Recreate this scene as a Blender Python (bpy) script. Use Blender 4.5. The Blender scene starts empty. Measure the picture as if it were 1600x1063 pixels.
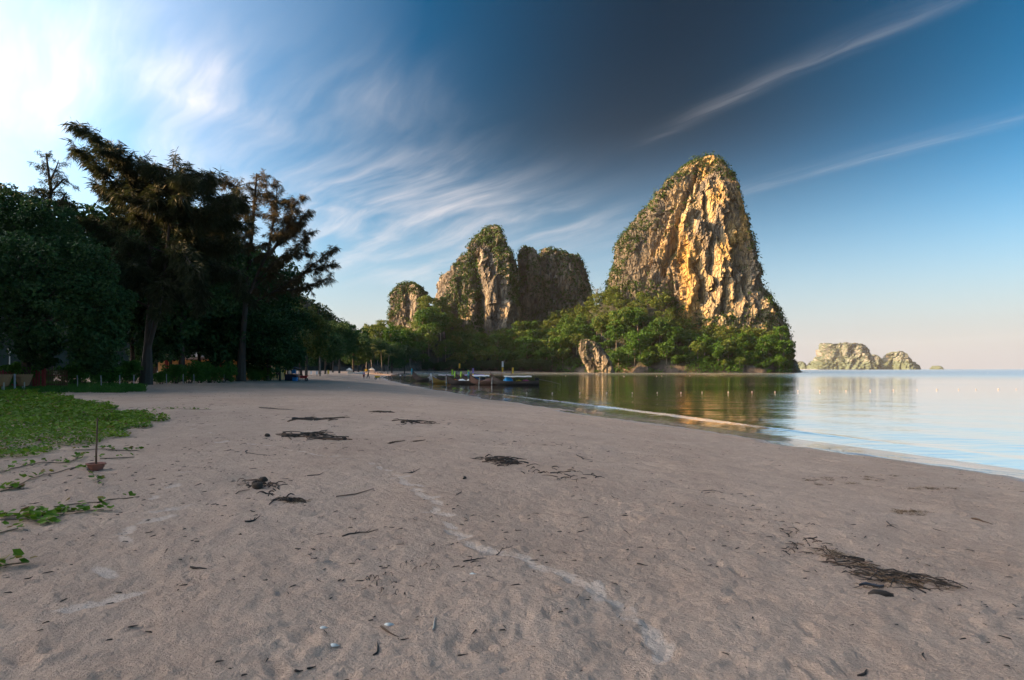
import bpy, bmesh, math, random
import numpy as np
from math import radians as R, sin, cos, pi
from mathutils import Vector, Matrix

scene = bpy.context.scene
COL = scene.collection

# ------------------------------------------------------------------ camera
CZ = 3.05            # eye height above the sea
F = 1000.0           # focal length in photograph pixels
HY = 577.0           # horizon row in the photograph
cam_d = bpy.data.cameras.new('camera')
cam = bpy.data.objects.new('camera', cam_d); COL.objects.link(cam)
cam.location = (0, 0, CZ); cam.rotation_euler = (R(90), 0, 0)
cam_d.sensor_width = 36; cam_d.lens = 36 * F / 1600
cam_d.shift_y = (HY - 531.5) / 1600
cam_d.clip_start = 0.05; cam_d.clip_end = 60000
scene.camera = cam

# ------------------------------------------------------------------ exposure
vs = scene.view_settings
vs.view_transform = 'Standard'; vs.look = 'None'; vs.gamma = 1.0; vs.use_curve_mapping = False
vs.exposure = 1.55
scene.cycles.use_denoising = True
scene.cycles.max_bounces = 6
scene.cycles.transparent_max_bounces = 12
scene.cycles.caustics_reflective = False; scene.cycles.caustics_refractive = False

# ------------------------------------------------------------------ node helper
def nd(nt, typ, inp=None, **attrs):
    n = nt.nodes.new(typ)
    for k, v in attrs.items(): setattr(n, k, v)
    for k, v in (inp or {}).items():
        s = n.inputs[k]
        if isinstance(v, bpy.types.NodeSocket): nt.links.new(v, s)
        elif isinstance(v, bpy.types.Node): nt.links.new(v.outputs[0], s)
        else: s.default_value = v
    return n
def mth(nt, op, a, b=0.0, c=0.0, clamp=False):
    return nd(nt, 'ShaderNodeMath', {0: a, 1: b, 2: c}, operation=op, use_clamp=clamp).outputs[0]
def vmth(nt, op, a, b=(0, 0, 0)):
    n = nd(nt, 'ShaderNodeVectorMath', {0: a, 1: b}, operation=op)
    return n.outputs['Value'] if op in ('DOT_PRODUCT', 'LENGTH') else n.outputs[0]
def mix(nt, f, a, b, blend='MIX'):
    n = nt.nodes.new('ShaderNodeMix'); n.data_type = 'RGBA'; n.blend_type = blend
    for k, v in ((0, f), (6, a), (7, b)):
        if isinstance(v, bpy.types.NodeSocket): nt.links.new(v, n.inputs[k])
        else: n.inputs[k].default_value = (*v, 1) if isinstance(v, tuple) and len(v) == 3 else v
    return n.outputs[2]
def ramp(nt, f, stops):
    n = nd(nt, 'ShaderNodeValToRGB', {0: f})
    e = n.color_ramp.elements
    while len(e) < len(stops): e.new(0.5)
    for el, (p, c) in zip(e, stops):
        el.position = p; el.color = (*c, 1) if isinstance(c, tuple) else (c, c, c, 1)
    return n.outputs[0]
def sstep(nt, x, a, b):
    n = nd(nt, 'ShaderNodeMapRange', {0: x, 1: a, 2: b, 3: 0.0, 4: 1.0}, interpolation_type='SMOOTHSTEP')
    return n.outputs[0]
def noise(nt, vec, scale, detail=4.0, rough=0.55, dist=0.0, out=0):
    return nd(nt, 'ShaderNodeTexNoise', {'Vector': vec, 'Scale': scale, 'Detail': detail, 'Roughness': rough, 'Distortion': dist}).outputs[out]

# ------------------------------------------------------------------ sun and sky
SUN_AZ, SUN_EL = R(-86), R(19)
SD = Vector((sin(SUN_AZ) * cos(SUN_EL), cos(SUN_AZ) * cos(SUN_EL), sin(SUN_EL)))
sun_d = bpy.data.lights.new('sun', 'SUN')
sun_d.energy = 5.0; sun_d.angle = R(0.5); sun_d.color = (1.0, 0.60, 0.24)
sun = bpy.data.objects.new('sun', sun_d); COL.objects.link(sun)
sun.rotation_euler = SD.to_track_quat('Z', 'Y').to_euler()

world = bpy.data.worlds.new('World'); scene.world = world; world.use_nodes = True
nt = world.node_tree; nt.nodes.clear()
sky = nd(nt, 'ShaderNodeTexSky', sky_type='NISHITA', sun_disc=False, sun_elevation=SUN_EL, sun_rotation=SUN_AZ,
         altitude=0.0, air_density=1.0, dust_density=0.25, ozone_density=3.0)
D_ = vmth(nt, 'NORMALIZE', nd(nt, 'ShaderNodeTexCoord').outputs['Generated'])
sx = nd(nt, 'ShaderNodeSeparateXYZ', {0: D_})
dz = mth(nt, 'MAXIMUM', sx.outputs[2], 0.0)
ct = vmth(nt, 'DOT_PRODUCT', D_, tuple(SD))                       # cosine of the angle to the sun
c2 = mth(nt, 'MULTIPLY', ct, ct)
pol = mth(nt, 'DIVIDE', mth(nt, 'SUBTRACT', 1.0, c2), mth(nt, 'ADD', 1.0, c2))   # degree of polarisation of the clear sky
pol = mth(nt, 'POWER', pol, 1.35)
pol = mth(nt, 'MULTIPLY', pol, sstep(nt, dz, -0.02, 0.36))
polf = mth(nt, 'SUBTRACT', 1.0, mth(nt, 'MULTIPLY', pol, 0.93))
clear = mix(nt, 1.0, sky.outputs[0], nd(nt, 'ShaderNodeCombineColor', {0: polf, 1: polf, 2: polf}).outputs[0], 'MULTIPLY')
clear = nd(nt, 'ShaderNodeHueSaturation', {'Value': 1.15, 'Saturation': 1.5, 'Color': clear, 'Hue': 0.492}).outputs[0]
hz = mth(nt, 'EXPONENT', mth(nt, 'MULTIPLY', mth(nt, 'POWER', mth(nt, 'DIVIDE', dz, 0.185), 2.0), -1.0))               # pale haze low over the sea
clear = mix(nt, mth(nt, 'MULTIPLY', hz, 0.98), mix(nt, pol, mix(nt, 1.0, clear, (0.75, 0.92, 0.90), 'MULTIPLY'), mix(nt, 1.0, clear, (0.15, 1.06, 1.04), 'MULTIPLY')), (2.5, 2.33, 2.38))
# a sheet of cirrus high above: plane coordinates
inv = mth(nt, 'DIVIDE', 1.0, mth(nt, 'ADD', dz, 0.05))
uv = vmth(nt, 'MULTIPLY', D_, nd(nt, 'ShaderNodeCombineXYZ', {0: inv, 1: inv, 2: 0.0}).outputs[0])
sp = nd(nt, 'ShaderNodeSeparateXYZ', {0: uv})
U_, V_ = sp.outputs[0], sp.outputs[1]
WD = Vector((0.60, -0.80)); WN = Vector((0.80, 0.60))            # wind direction of the streaks
al = mth(nt, 'ADD', mth(nt, 'MULTIPLY', U_, WD.x), mth(nt, 'MULTIPLY', V_, WD.y))
ac = mth(nt, 'ADD', mth(nt, 'MULTIPLY', U_, WN.x), mth(nt, 'MULTIPLY', V_, WN.y))
wsp = nd(nt, 'ShaderNodeCombineXYZ', {0: mth(nt, 'MULTIPLY', al, 0.55), 1: mth(nt, 'MULTIPLY', ac, 2.1), 2: 0.0}).outputs[0]
warp = noise(nt, uv, 0.9, 3.0, 0.5, 0.0, 1)
wv = vmth(nt, 'ADD', wsp, vmth(nt, 'MULTIPLY', vmth(nt, 'SUBTRACT', warp, (0.5, 0.5, 0.5)), (0.45, 0.9, 0)))
wis = noise(nt, wv, 1.7, 6.0, 0.52, 0.25)
fine = noise(nt, vmth(nt, 'MULTIPLY', wv, (1.0, 2.2, 1)), 4.5, 6.0, 0.62, 0.5)
wisp = mth(nt, 'MULTIPLY', sstep(nt, wis, 0.30, 0.82), mth(nt, 'ADD', 0.70, mth(nt, 'MULTIPLY', sstep(nt, fine, 0.25, 0.8), 0.42)))
def blob(u, v, ru, rv):
    a = mth(nt, 'POWER', mth(nt, 'DIVIDE', mth(nt, 'SUBTRACT', U_, u), ru), 2.0)
    b = mth(nt, 'POWER', mth(nt, 'DIVIDE', mth(nt, 'SUBTRACT', V_, v), rv), 2.0)
    return mth(nt, 'EXPONENT', mth(nt, 'MULTIPLY', mth(nt, 'ADD', a, b), -1.0))
def pxuv(px, py):
    x = (px - 800) / F; z = (HY - py) / F; l = math.sqrt(x * x + 1 + z * z)
    return x / l / (z / l + 0.05), 1 / l / (z / l + 0.05)
cov = None
for px, py, ru, rv, k in ((610, 300, .42, .55, 1.0), (600, 320, .6, .5, .5), (470, 330, .45, .7, .8), (330, 140, .20, .17, .8), (440, 205, .16, .14, .5),
                          (150, 230, .5, .55, .4), (620, 400, .9, 1.1, .75), (860, 360, .5, .5, .5), (-100, 60, .5, .5, .5), (230, 90, .38, .30, .4), (520, 150, .30, .28, .32)):
    b = mth(nt, 'MULTIPLY', blob(*pxuv(px, py), ru, rv), k)
    cov = b if cov is None else mth(nt, 'ADD', cov, b)
cloud = mth(nt, 'MULTIPLY', mth(nt, 'MULTIPLY', wisp, 0.85), mth(nt, 'MINIMUM', cov, 1.0))
def streak(p0, p1, w, k):                                          # an old contrail spread by the wind
    (u0, v0), (u1, v1) = pxuv(*p0), pxuv(*p1)
    l = math.hypot(u1 - u0, v1 - v0); dx, dy = (u1 - u0) / l, (v1 - v0) / l
    wob = mth(nt, 'MULTIPLY', mth(nt, 'SUBTRACT', noise(nt, uv, 1.6, 2.0), 0.5), 0.10)
    c = mth(nt, 'ADD', mth(nt, 'ADD', mth(nt, 'MULTIPLY', mth(nt, 'SUBTRACT', U_, u0), -dy), mth(nt, 'MULTIPLY', mth(nt, 'SUBTRACT', V_, v0), dx)), wob)
    t = mth(nt, 'ADD', mth(nt, 'MULTIPLY', mth(nt, 'SUBTRACT', U_, u0), dx), mth(nt, 'MULTIPLY', mth(nt, 'SUBTRACT', V_, v0), dy))
    soft = mth(nt, 'EXPONENT', mth(nt, 'MULTIPLY', mth(nt, 'POWER', mth(nt, 'DIVIDE', c, w), 2.0), -1.0))
    side = mth(nt, 'MULTIPLY', sstep(nt, c, -w * 4.5, 0.0), sstep(nt, c, w * 0.6, -w * 0.3))
    body = mth(nt, 'ADD', mth(nt, 'MULTIPLY', soft, 0.6), mth(nt, 'MULTIPLY', side, 0.55))
    ends = mth(nt, 'MULTIPLY', sstep(nt, t, -0.5 * l, 0.25 * l), sstep(nt, t, 1.5 * l, 0.8 * l))
    tex = mth(nt, 'ADD', 0.25, sstep(nt, fine, 0.28, 0.75))
    return mth(nt, 'MULTIPLY', mth(nt, 'MULTIPLY', body, ends), mth(nt, 'MULTIPLY', tex, k))
cloud = mth(nt, 'ADD', cloud, streak((1080, 190), (1480, 10), 0.036, 0.115))
cloud = mth(nt, 'ADD', cloud, streak((1170, 300), (1580, 190), 0.048, 0.13))
# thin veil around the sun: forward scattering in the ice haze
g = 0.86
hg = mth(nt, 'DIVIDE', 1 - g * g, mth(nt, 'POWER', mth(nt, 'SUBTRACT', 1 + g * g, mth(nt, 'MULTIPLY', ct, 2 * g)), 1.5))
hg = mth(nt, 'DIVIDE', hg, mth(nt, 'ADD', 1.0, mth(nt, 'DIVIDE', hg, 12.0)))
lum = mth(nt, 'ADD', 3.5, mth(nt, 'MULTIPLY', hg, 2.0))
ccol = vmth(nt, 'SCALE', nd(nt, 'ShaderNodeCombineXYZ', {0: 1.0, 1: 0.93, 2: 0.93}).outputs[0]); nt.links.new(lum, ccol.node.inputs['Scale'])
skyc = mix(nt, mth(nt, 'MINIMUM', cloud, 0.9), clear, ccol)
veil = vmth(nt, 'SCALE', nd(nt, 'ShaderNodeCombineXYZ', {0: 1.0, 1: 0.90, 2: 0.78}).outputs[0]); nt.links.new(mth(nt, 'MULTIPLY', mth(nt, 'MAXIMUM', mth(nt, 'SUBTRACT', hg, 0.20), 0.0), 6.4), veil.node.inputs['Scale'])
skyc = mix(nt, 1.0, skyc, veil, 'ADD')
bg = nd(nt, 'ShaderNodeBackground', {'Color': skyc, 'Strength': 0.087})
nd(nt, 'ShaderNodeOutputWorld', {'Surface': bg})

# ------------------------------------------------------------------ helpers
rng = np.random.default_rng(7)
def px2(px, d): return (px - 800) / F * d
def pz(py, d): return CZ + (HY - py) / F * d

def _h(ix, iy, iz, seed):
    h = (ix.astype(np.uint32) * np.uint32(374761393) + iy.astype(np.uint32) * np.uint32(668265263)
         + iz.astype(np.uint32) * np.uint32(2147483647) + np.uint32(seed * 144665 + 1013))
    h = (h ^ (h >> np.uint32(13))) * np.uint32(1274126177)
    h = (h ^ (h >> np.uint32(16))) * np.uint32(2246822519)
    return ((h ^ (h >> np.uint32(15))) & np.uint32(0xffffff)).astype(np.float64) / 0xffffff
def vn(p, seed=0):
    """value noise, p (n,3) -> 0..1"""
    with np.errstate(over='ignore'):
        i = np.floor(p).astype(np.int64); f = p - i; f = f * f * f * (f * (f * 6 - 15) + 10)
        x, y, z = i[:, 0], i[:, 1], i[:, 2]
        r = 0
        for a in (0, 1):
            wa = f[:, 0] if a else 1 - f[:, 0]
            for b in (0, 1):
                wb = f[:, 1] if b else 1 - f[:, 1]
                for c in (0, 1):
                    wc = f[:, 2] if c else 1 - f[:, 2]
                    r = r + wa * wb * wc * _h(x + a, y + b, z + c, seed)
    return r
def fbm(p, oct=4, seed=0, gain=0.5):
    r, a, t = 0, 1.0, 0.0
    for o in range(oct):
        r = r + a * vn(p * (2.03 ** o) + o * 17.3, seed + o); t += a; a *= gain
    return r / t
def cells(p, seed=0):
    """blocky noise: a random value for the nearest jittered cell, 0..1"""
    with np.errstate(over='ignore'):
        i = np.floor(p).astype(np.int64); best = np.full(len(p), 1e9); val = np.zeros(len(p))
        for a in (-1, 0, 1):
            for b in (-1, 0, 1):
                for c in (-1, 0, 1):
                    q = i + (a, b, c); x, y, z = q[:, 0], q[:, 1], q[:, 2]
                    d = (q[:, 0] + _h(x, y, z, seed) - p[:, 0]) ** 2 + (q[:, 1] + _h(x, y, z, seed + 1) - p[:, 1]) ** 2 + (q[:, 2] + _h(x, y, z, seed + 2) - p[:, 2]) ** 2
                    m = d < best; best = np.where(m, d, best); val = np.where(m, _h(x, y, z, seed + 3), val)
    return val
def xyz(x, y, z=0.0):
    x, y = np.asarray(x, float), np.asarray(y, float)
    return np.stack([x, y, np.broadcast_to(np.asarray(z, float), x.shape)], 1)

def mesh(name, V, Fc, smooth=False):
    me = bpy.data.meshes.new(name)
    if isinstance(Fc, np.ndarray):
        V = np.asarray(V, np.float32); n = Fc.shape[1]
        me.vertices.add(len(V)); me.vertices.foreach_set('co', V.ravel())
        me.loops.add(Fc.size); me.loops.foreach_set('vertex_index', Fc.astype(np.int32).ravel())
        me.polygons.add(len(Fc)); me.polygons.foreach_set('loop_start', np.arange(0, Fc.size, n, dtype=np.int32))
        me.polygons.foreach_set('loop_total', np.full(len(Fc), n, np.int32))
        me.polygons.foreach_set('use_smooth', np.full(len(Fc), smooth, bool))
        me.update(calc_edges=True); me.validate()
    else:
        me.from_pydata([tuple(v) for v in V], [], [tuple(f) for f in Fc])
        if smooth: me.polygons.foreach_set('use_smooth', [True] * len(me.polygons))
        me.update()
    return me
def link(name, me, mat=None, parent=None):
    o = bpy.data.objects.new(name, me); COL.objects.link(o)
    if mat is not None and me is not None and not me.materials: me.materials.append(mat)
    if parent is not None: o.parent = parent
    return o
def obj(name, V, Fc, mat, parent=None, smooth=False): return link(name, mesh(name, V, Fc, smooth), mat, parent)
def tag(o, label=None, cat=None, group=None, kind=None):
    if label: o['label'] = label
    if cat: o['category'] = cat
    if group: o['group'] = group
    if kind: o['kind'] = kind
    return o
def thing(name, label, cat, loc=(0, 0, 0), rz=0.0, group=None):
    o = link(name, None); o.location = loc; o.rotation_euler = (0, 0, rz); o.empty_display_size = 0.3
    return tag(o, label, cat, group)
def dup(root, loc, rz=0.0, s=1.0, label=None, group=None):
    r = root.copy(); COL.objects.link(r); r.location = loc; r.rotation_euler = (0, 0, rz)
    r.scale = (s, s, s) if np.isscalar(s) else s
    if label: r['label'] = label
    if group: r['group'] = group
    for ch in root.children:
        c = ch.copy(); COL.objects.link(c); c.parent = r
        for g_ in ch.children:
            d = g_.copy(); COL.objects.link(d); d.parent = c
    return r

class MB:
    """small mesh builder: boxes, tubes, lathes, lofts -> one mesh"""
    def __init__(s): s.V = []; s.F = []
    def add(s, V, Fc):
        o = len(s.V); s.V += [tuple(v) for v in V]; s.F += [tuple(i + o for i in f) for f in Fc]; return s
    def box(s, c, size, rz=0.0, rx=0.0, ry=0.0, bev=0.0):
        x, y, z = [a / 2 for a in size]; M = Matrix.Rotation(rz, 3, 'Z') @ Matrix.Rotation(ry, 3, 'Y') @ Matrix.Rotation(rx, 3, 'X')
        if bev <= 0:
            v = [(a, b, d) for d in (-z, z) for a, b in ((-x, -y), (x, -y), (x, y), (-x, y))]
            f = [(3, 2, 1, 0), (4, 5, 6, 7)] + [(i, (i + 1) % 4, 4 + (i + 1) % 4, 4 + i) for i in range(4)]
        else:
            b = bev; ring = [(-x + b, -y), (x - b, -y), (x, -y + b), (x, y - b), (x - b, y), (-x + b, y), (-x, y - b), (-x, -y + b)]
            v = [(p * .96, q * .96, -z) for p, q in ring] + [(p, q, -z + b) for p, q in ring] + [(p, q, z - b) for p, q in ring] + [(p * .96, q * .96, z) for p, q in ring]
            f = [tuple(range(7, -1, -1)), tuple(range(24, 32))] + [(k * 8 + i, k * 8 + (i + 1) % 8, k * 8 + 8 + (i + 1) % 8, k * 8 + 8 + i) for k in range(3) for i in range(8)]
        return s.add([M @ Vector(p) + Vector(c) for p in v], f)
    def tube(s, pts, rad, n=6, cap=True):
        pts = [Vector(p) for p in pts]
        if np.isscalar(rad): rad = [rad] * len(pts)
        V, Fc = [], []
        t0 = (pts[1] - pts[0]).normalized()
        up = Vector((0, 0, 1)) if abs(t0.z) < 0.9 else Vector((1, 0, 0))
        a = t0.cross(up).normalized()
        for i, p in enumerate(pts):
            t = (pts[min(i + 1, len(pts) - 1)] - pts[max(i - 1, 0)]).normalized()
            a = (a - t * a.dot(t)).normalized(); b = t.cross(a)
            for k in range(n):
                w = 2 * pi * k / n; V.append(p + (a * cos(w) + b * sin(w)) * rad[i])
        for i in range(len(pts) - 1):
            for k in range(n): Fc.append((i * n + k, i * n + (k + 1) % n, (i + 1) * n + (k + 1) % n, (i + 1) * n + k))
        if cap: Fc += [tuple(range(n - 1, -1, -1)), tuple(range((len(pts) - 1) * n, len(pts) * n))]
        return s.add(V, Fc)
    def lathe(s, prof, c=(0, 0, 0), n=16, cap=(False, False), M=None):
        V = [(r * cos(2 * pi * k / n), r * sin(2 * pi * k / n), z) for r, z in prof for k in range(n)]
        Fc = [(i * n + k, i * n + (k + 1) % n, (i + 1) * n + (k + 1) % n, (i + 1) * n + k) for i in range(len(prof) - 1) for k in range(n)]
        if cap[0]: Fc.append(tuple(range(n - 1, -1, -1)))
        if cap[1]: Fc.append(tuple(range((len(prof) - 1) * n, len(prof) * n)))
        V = [Vector(v) for v in V]
        if M is not None: V = [M @ v for v in V]
        return s.add([v + Vector(c) for v in V], Fc)
    def sheet(s, grid):
        """grid of points rows x cols"""
        r, c = len(grid), len(grid[0])
        return s.add([p for row in grid for p in row], [(i * c + j, i * c + j + 1, (i + 1) * c + j + 1, (i + 1) * c + j) for i in range(r - 1) for j in range(c - 1)])
    def build(s, name, mat, parent=None, smooth=False):
        return obj(name, s.V, s.F, mat, parent, smooth)

# ------------------------------------------------------------------ materials
def newmat(name):
    m = bpy.data.materials.new(name); m.use_nodes = True; m.node_tree.nodes.clear(); return m, m.node_tree
def finish(nt, sh): nd(nt, 'ShaderNodeOutputMaterial', {'Surface': sh})
def paint(name, col, rough=0.6, var=0.25, scale=3.0, metal=0.0, bump=0.15, spec=0.5):
    m, nt = newmat(name)
    p = nd(nt, 'ShaderNodeTexCoord').outputs['Object']
    n = noise(nt, p, scale, 6.0, 0.65)
    c = mix(nt, n, tuple(a * (1 - var) for a in col), tuple(min(1, a * (1 + var)) for a in col))
    b = nd(nt, 'ShaderNodeBump', {'Strength': bump, 'Distance': 0.02, 'Height': noise(nt, p, scale * 9, 4.0)})
    finish(nt, nd(nt, 'ShaderNodeBsdfPrincipled', {'Base Color': c, 'Roughness': rough, 'Metallic': metal, 'Normal': b, 'Specular IOR Level': spec}))
    return m
def wood(name, col, rough=0.75, sc=(18, 18, 1.2), var=0.45):
    m, nt = newmat(name)
    p = nd(nt, 'ShaderNodeTexCoord').outputs['Object']
    n = noise(nt, vmth(nt, 'MULTIPLY', p, sc), 1.0, 6.0, 0.65, 0.6)
    c = mix(nt, n, tuple(a * (1 - var) for a in col), tuple(a * (1 + var) for a in col))
    b = nd(nt, 'ShaderNodeBump', {'Strength': 0.5, 'Distance': 0.02, 'Height': n})
    finish(nt, nd(nt, 'ShaderNodeBsdfPrincipled', {'Base Color': c, 'Roughness': rough, 'Normal': b}))
    return m
def leafmat(name, dark, light, warm=None, trans=0.25, scale=0.35, rough=0.6, spec=0.15):
    m, nt = newmat(name)
    g_ = nd(nt, 'ShaderNodeNewGeometry')
    rnd = g_.outputs['Random Per Island']
    oi = nd(nt, 'ShaderNodeObjectInfo').outputs['Random']
    n = noise(nt, g_.outputs['Position'], scale, 3.0)
    f = mth(nt, 'ADD', mth(nt, 'MULTIPLY', rnd, 0.45), mth(nt, 'MULTIPLY', sstep(nt, n, 0.3, 0.7), 0.35))
    f = mth(nt, 'ADD', f, mth(nt, 'MULTIPLY', oi, 0.25))
    c = mix(nt, f, dark, light)
    if warm: c = mix(nt, mth(nt, 'MULTIPLY', sstep(nt, mth(nt, 'ADD', mth(nt, 'MULTIPLY', oi, 0.7), mth(nt, 'MULTIPLY', rnd, 0.3)), 0.62, 0.95), 0.8), c, warm)
    if name == 'leaf_vine':                    # some yellowed and dry leaves
        c = mix(nt, sstep(nt, rnd, 0.90, 0.93), c, (0.30, 0.24, 0.05)); c = mix(nt, sstep(nt, rnd, 0.965, 0.975), c, (0.16, 0.09, 0.045))
    a = nd(nt, 'ShaderNodeBsdfPrincipled', {'Base Color': c, 'Roughness': rough, 'Specular IOR Level': spec})
    t = nd(nt, 'ShaderNodeBsdfTranslucent', {'Color': c})
    finish(nt, nd(nt, 'ShaderNodeMixShader', {0: trans, 1: a, 2: t}))
    return m

M = {}
def mk_mats():
    M['bark'] = wood('bark', (0.05, 0.038, 0.028), 0.9, (9, 9, 1.5))
    M['barkpale'] = wood('bark_pale', (0.22, 0.18, 0.14), 0.9, (9, 9, 1.5))
    M['leaf_broad'] = leafmat('leaf_broad', (0.012, 0.036, 0.014), (0.060, 0.125, 0.035), None, 0.22)
    M['leaf_mid'] = leafmat('leaf_mid', (0.022, 0.052, 0.014), (0.075, 0.12, 0.025), (0.13, 0.12, 0.03), 0.28, 0.15)
    M['leaf_forest'] = leafmat('leaf_forest', (0.014, 0.048, 0.007), (0.090, 0.195, 0.018), (0.16, 0.16, 0.035), 0.22, 0.05)
    M['leaf_hedge'] = leafmat('leaf_hedge', (0.016, 0.042, 0.012), (0.045, 0.085, 0.018), None, 0.2, 0.1)
    M['leaf_shrub'] = leafmat('leaf_shrub', (0.030, 0.085, 0.014), (0.085, 0.19, 0.030), None, 0.3, 0.8)
    M['leaf_vine'] = leafmat('leaf_vine', (0.045, 0.11, 0.010), (0.20, 0.32, 0.022), None, 0.28, 0.7, 0.6, 0.15)
    M['needle'] = leafmat('needle', (0.016, 0.023, 0.009), (0.050, 0.058, 0.020), None, 0.3, 0.3)
    M['needle_brown'] = leafmat('needle_brown', (0.045, 0.036, 0.017), (0.11, 0.082, 0.034), None, 0.35, 0.3)
    M['scrub'] = leafmat('scrub', (0.014, 0.038, 0.007), (0.070, 0.125, 0.016), None, 0.2, 0.03)
    M['scrub_far'] = leafmat('scrub_far', (0.15, 0.17, 0.145), (0.20, 0.22, 0.17), None, 0.1, 0.01)  # greens lightened to imitate haze over the far islands
    M['palm'] = leafmat('palm', (0.035, 0.060, 0.012), (0.13, 0.14, 0.03), None, 0.25, 0.3)
    # limestone
    def rock(name, grey, pale, orange, dark, k=1.0, ost=0.62, flank=None):
        m, nt = newmat(name)
        g_ = nd(nt, 'ShaderNodeNewGeometry'); p = g_.outputs['Position']
        ps = vmth(nt, 'MULTIPLY', p, (0.055 * k, 0.055 * k, 0.013 * k))
        n1 = noise(nt, ps, 1.0, 8.0, 0.62, 0.6)
        n2 = noise(nt, vmth(nt, 'MULTIPLY', p, (0.14 * k, 0.14 * k, 0.022 * k)), 1.0, 7.0, 0.68, 0.8)
        n3 = noise(nt, vmth(nt, 'MULTIPLY', p, (0.020 * k, 0.020 * k, 0.012 * k)), 1.0, 4.0, 0.5, 0.4)
        c = mix(nt, sstep(nt, n1, 0.36, 0.62), grey, pale)
        c = mix(nt, mth(nt, 'MULTIPLY', sstep(nt, mth(nt, 'ADD', mth(nt, 'MULTIPLY', n3, 0.6), mth(nt, 'MULTIPLY', n1, 0.4)), ost - .12, ost + .04), 0.85), c, orange)
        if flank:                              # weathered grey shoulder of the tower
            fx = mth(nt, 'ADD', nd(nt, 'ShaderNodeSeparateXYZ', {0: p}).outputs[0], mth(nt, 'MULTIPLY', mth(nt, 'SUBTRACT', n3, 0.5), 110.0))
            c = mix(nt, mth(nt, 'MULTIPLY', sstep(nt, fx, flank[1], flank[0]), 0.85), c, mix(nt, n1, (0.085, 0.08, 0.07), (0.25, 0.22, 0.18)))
        c = mix(nt, mth(nt, 'MULTIPLY', sstep(nt, n2, 0.56, 0.70), 0.75), c, dark)
        fn = noise(nt, vmth(nt, 'MULTIPLY', p, (0.5 * k, 0.5 * k, 0.18 * k)), 1.0, 9.0, 0.7)
        c = mix(nt, 0.55, c, mix(nt, fn, (0.35, 0.34, 0.33), (1.0, 0.98, 0.95)), 'MULTIPLY')
        vor = nd(nt, 'ShaderNodeTexVoronoi', {'Vector': vmth(nt, 'ADD', vmth(nt, 'MULTIPLY', p, (0.22 * k, 0.22 * k, 0.09 * k)), vmth(nt, 'MULTIPLY', noise(nt, p, 0.1 * k, 3.0, 0.5, 0.0, 1), (1.2, 1.2, 1.2))), 'Scale': 1.0}, feature='DISTANCE_TO_EDGE').outputs[0]
        vor = sstep(nt, vor, 0.0, 0.22)
        c = mix(nt, mth(nt, 'MULTIPLY', mth(nt, 'SUBTRACT', 1.0, vor), 0.35), c, dark)
        b = nd(nt, 'ShaderNodeBump', {'Strength': 0.9, 'Distance': 2.2 / k, 'Height': mth(nt, 'ADD', mth(nt, 'ADD', n2, mth(nt, 'MULTIPLY', fn, 0.8)), mth(nt, 'MULTIPLY', vor, 0.9))})
        finish(nt, nd(nt, 'ShaderNodeBsdfPrincipled', {'Base Color': c, 'Roughness': 0.92, 'Normal': b, 'Specular IOR Level': 0.2}))
        return m
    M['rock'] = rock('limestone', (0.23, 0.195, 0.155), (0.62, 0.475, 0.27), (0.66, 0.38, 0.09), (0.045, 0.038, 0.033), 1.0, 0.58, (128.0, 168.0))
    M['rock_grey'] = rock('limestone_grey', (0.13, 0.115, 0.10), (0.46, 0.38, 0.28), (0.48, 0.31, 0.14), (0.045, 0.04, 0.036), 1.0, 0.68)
    M['rock_far'] = rock('limestone_far', (0.44, 0.40, 0.37), (0.62, 0.54, 0.46), (0.58, 0.48, 0.38), (0.28, 0.27, 0.26), 0.35, 0.7)  # distance haze put into the colours: paler than the near limestone
    # far islands: pale rock bands, woods on the flatter ground and round the foot
    m, nt = newmat('far_island'); g_ = nd(nt, 'ShaderNodeNewGeometry'); p = g_.outputs['Position']
    n1 = noise(nt, vmth(nt, 'MULTIPLY', p, (.012, .012, .004)), 1.0, 6.0, .6, .4); n2 = noise(nt, p, .02, 6.0, .65)
    nz = nd(nt, 'ShaderNodeSeparateXYZ', {0: g_.outputs['True Normal']}).outputs[2]; nz = mth(nt, 'ABSOLUTE', nz); pzz = nd(nt, 'ShaderNodeSeparateXYZ', {0: p}).outputs[2]
    rk = mix(nt, sstep(nt, n1, .35, .65), (0.15, 0.14, 0.135), (0.30, 0.265, 0.24))
    gr = mix(nt, n2, (0.050, 0.075, 0.050), (0.10, 0.125, 0.075))
    f = mth(nt, 'MAXIMUM', sstep(nt, mth(nt, 'ADD', nz, mth(nt, 'MULTIPLY', n2, .5)), 0.34, .58), sstep(nt, mth(nt, 'ADD', pzz, mth(nt, 'MULTIPLY', n2, 60.0)), 105.0, 80.0))
    b_ = nd(nt, 'ShaderNodeBump', {'Strength': .5, 'Distance': 12.0, 'Height': n2})
    finish(nt, nd(nt, 'ShaderNodeBsdfPrincipled', {'Base Color': mix(nt, f, rk, gr), 'Roughness': .95, 'Normal': b_})); M['far_island'] = m
    M['soil'] = paint('forest_floor', (0.035, 0.035, 0.018), 0.95, 0.4, 0.1)
mk_mats()

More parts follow.
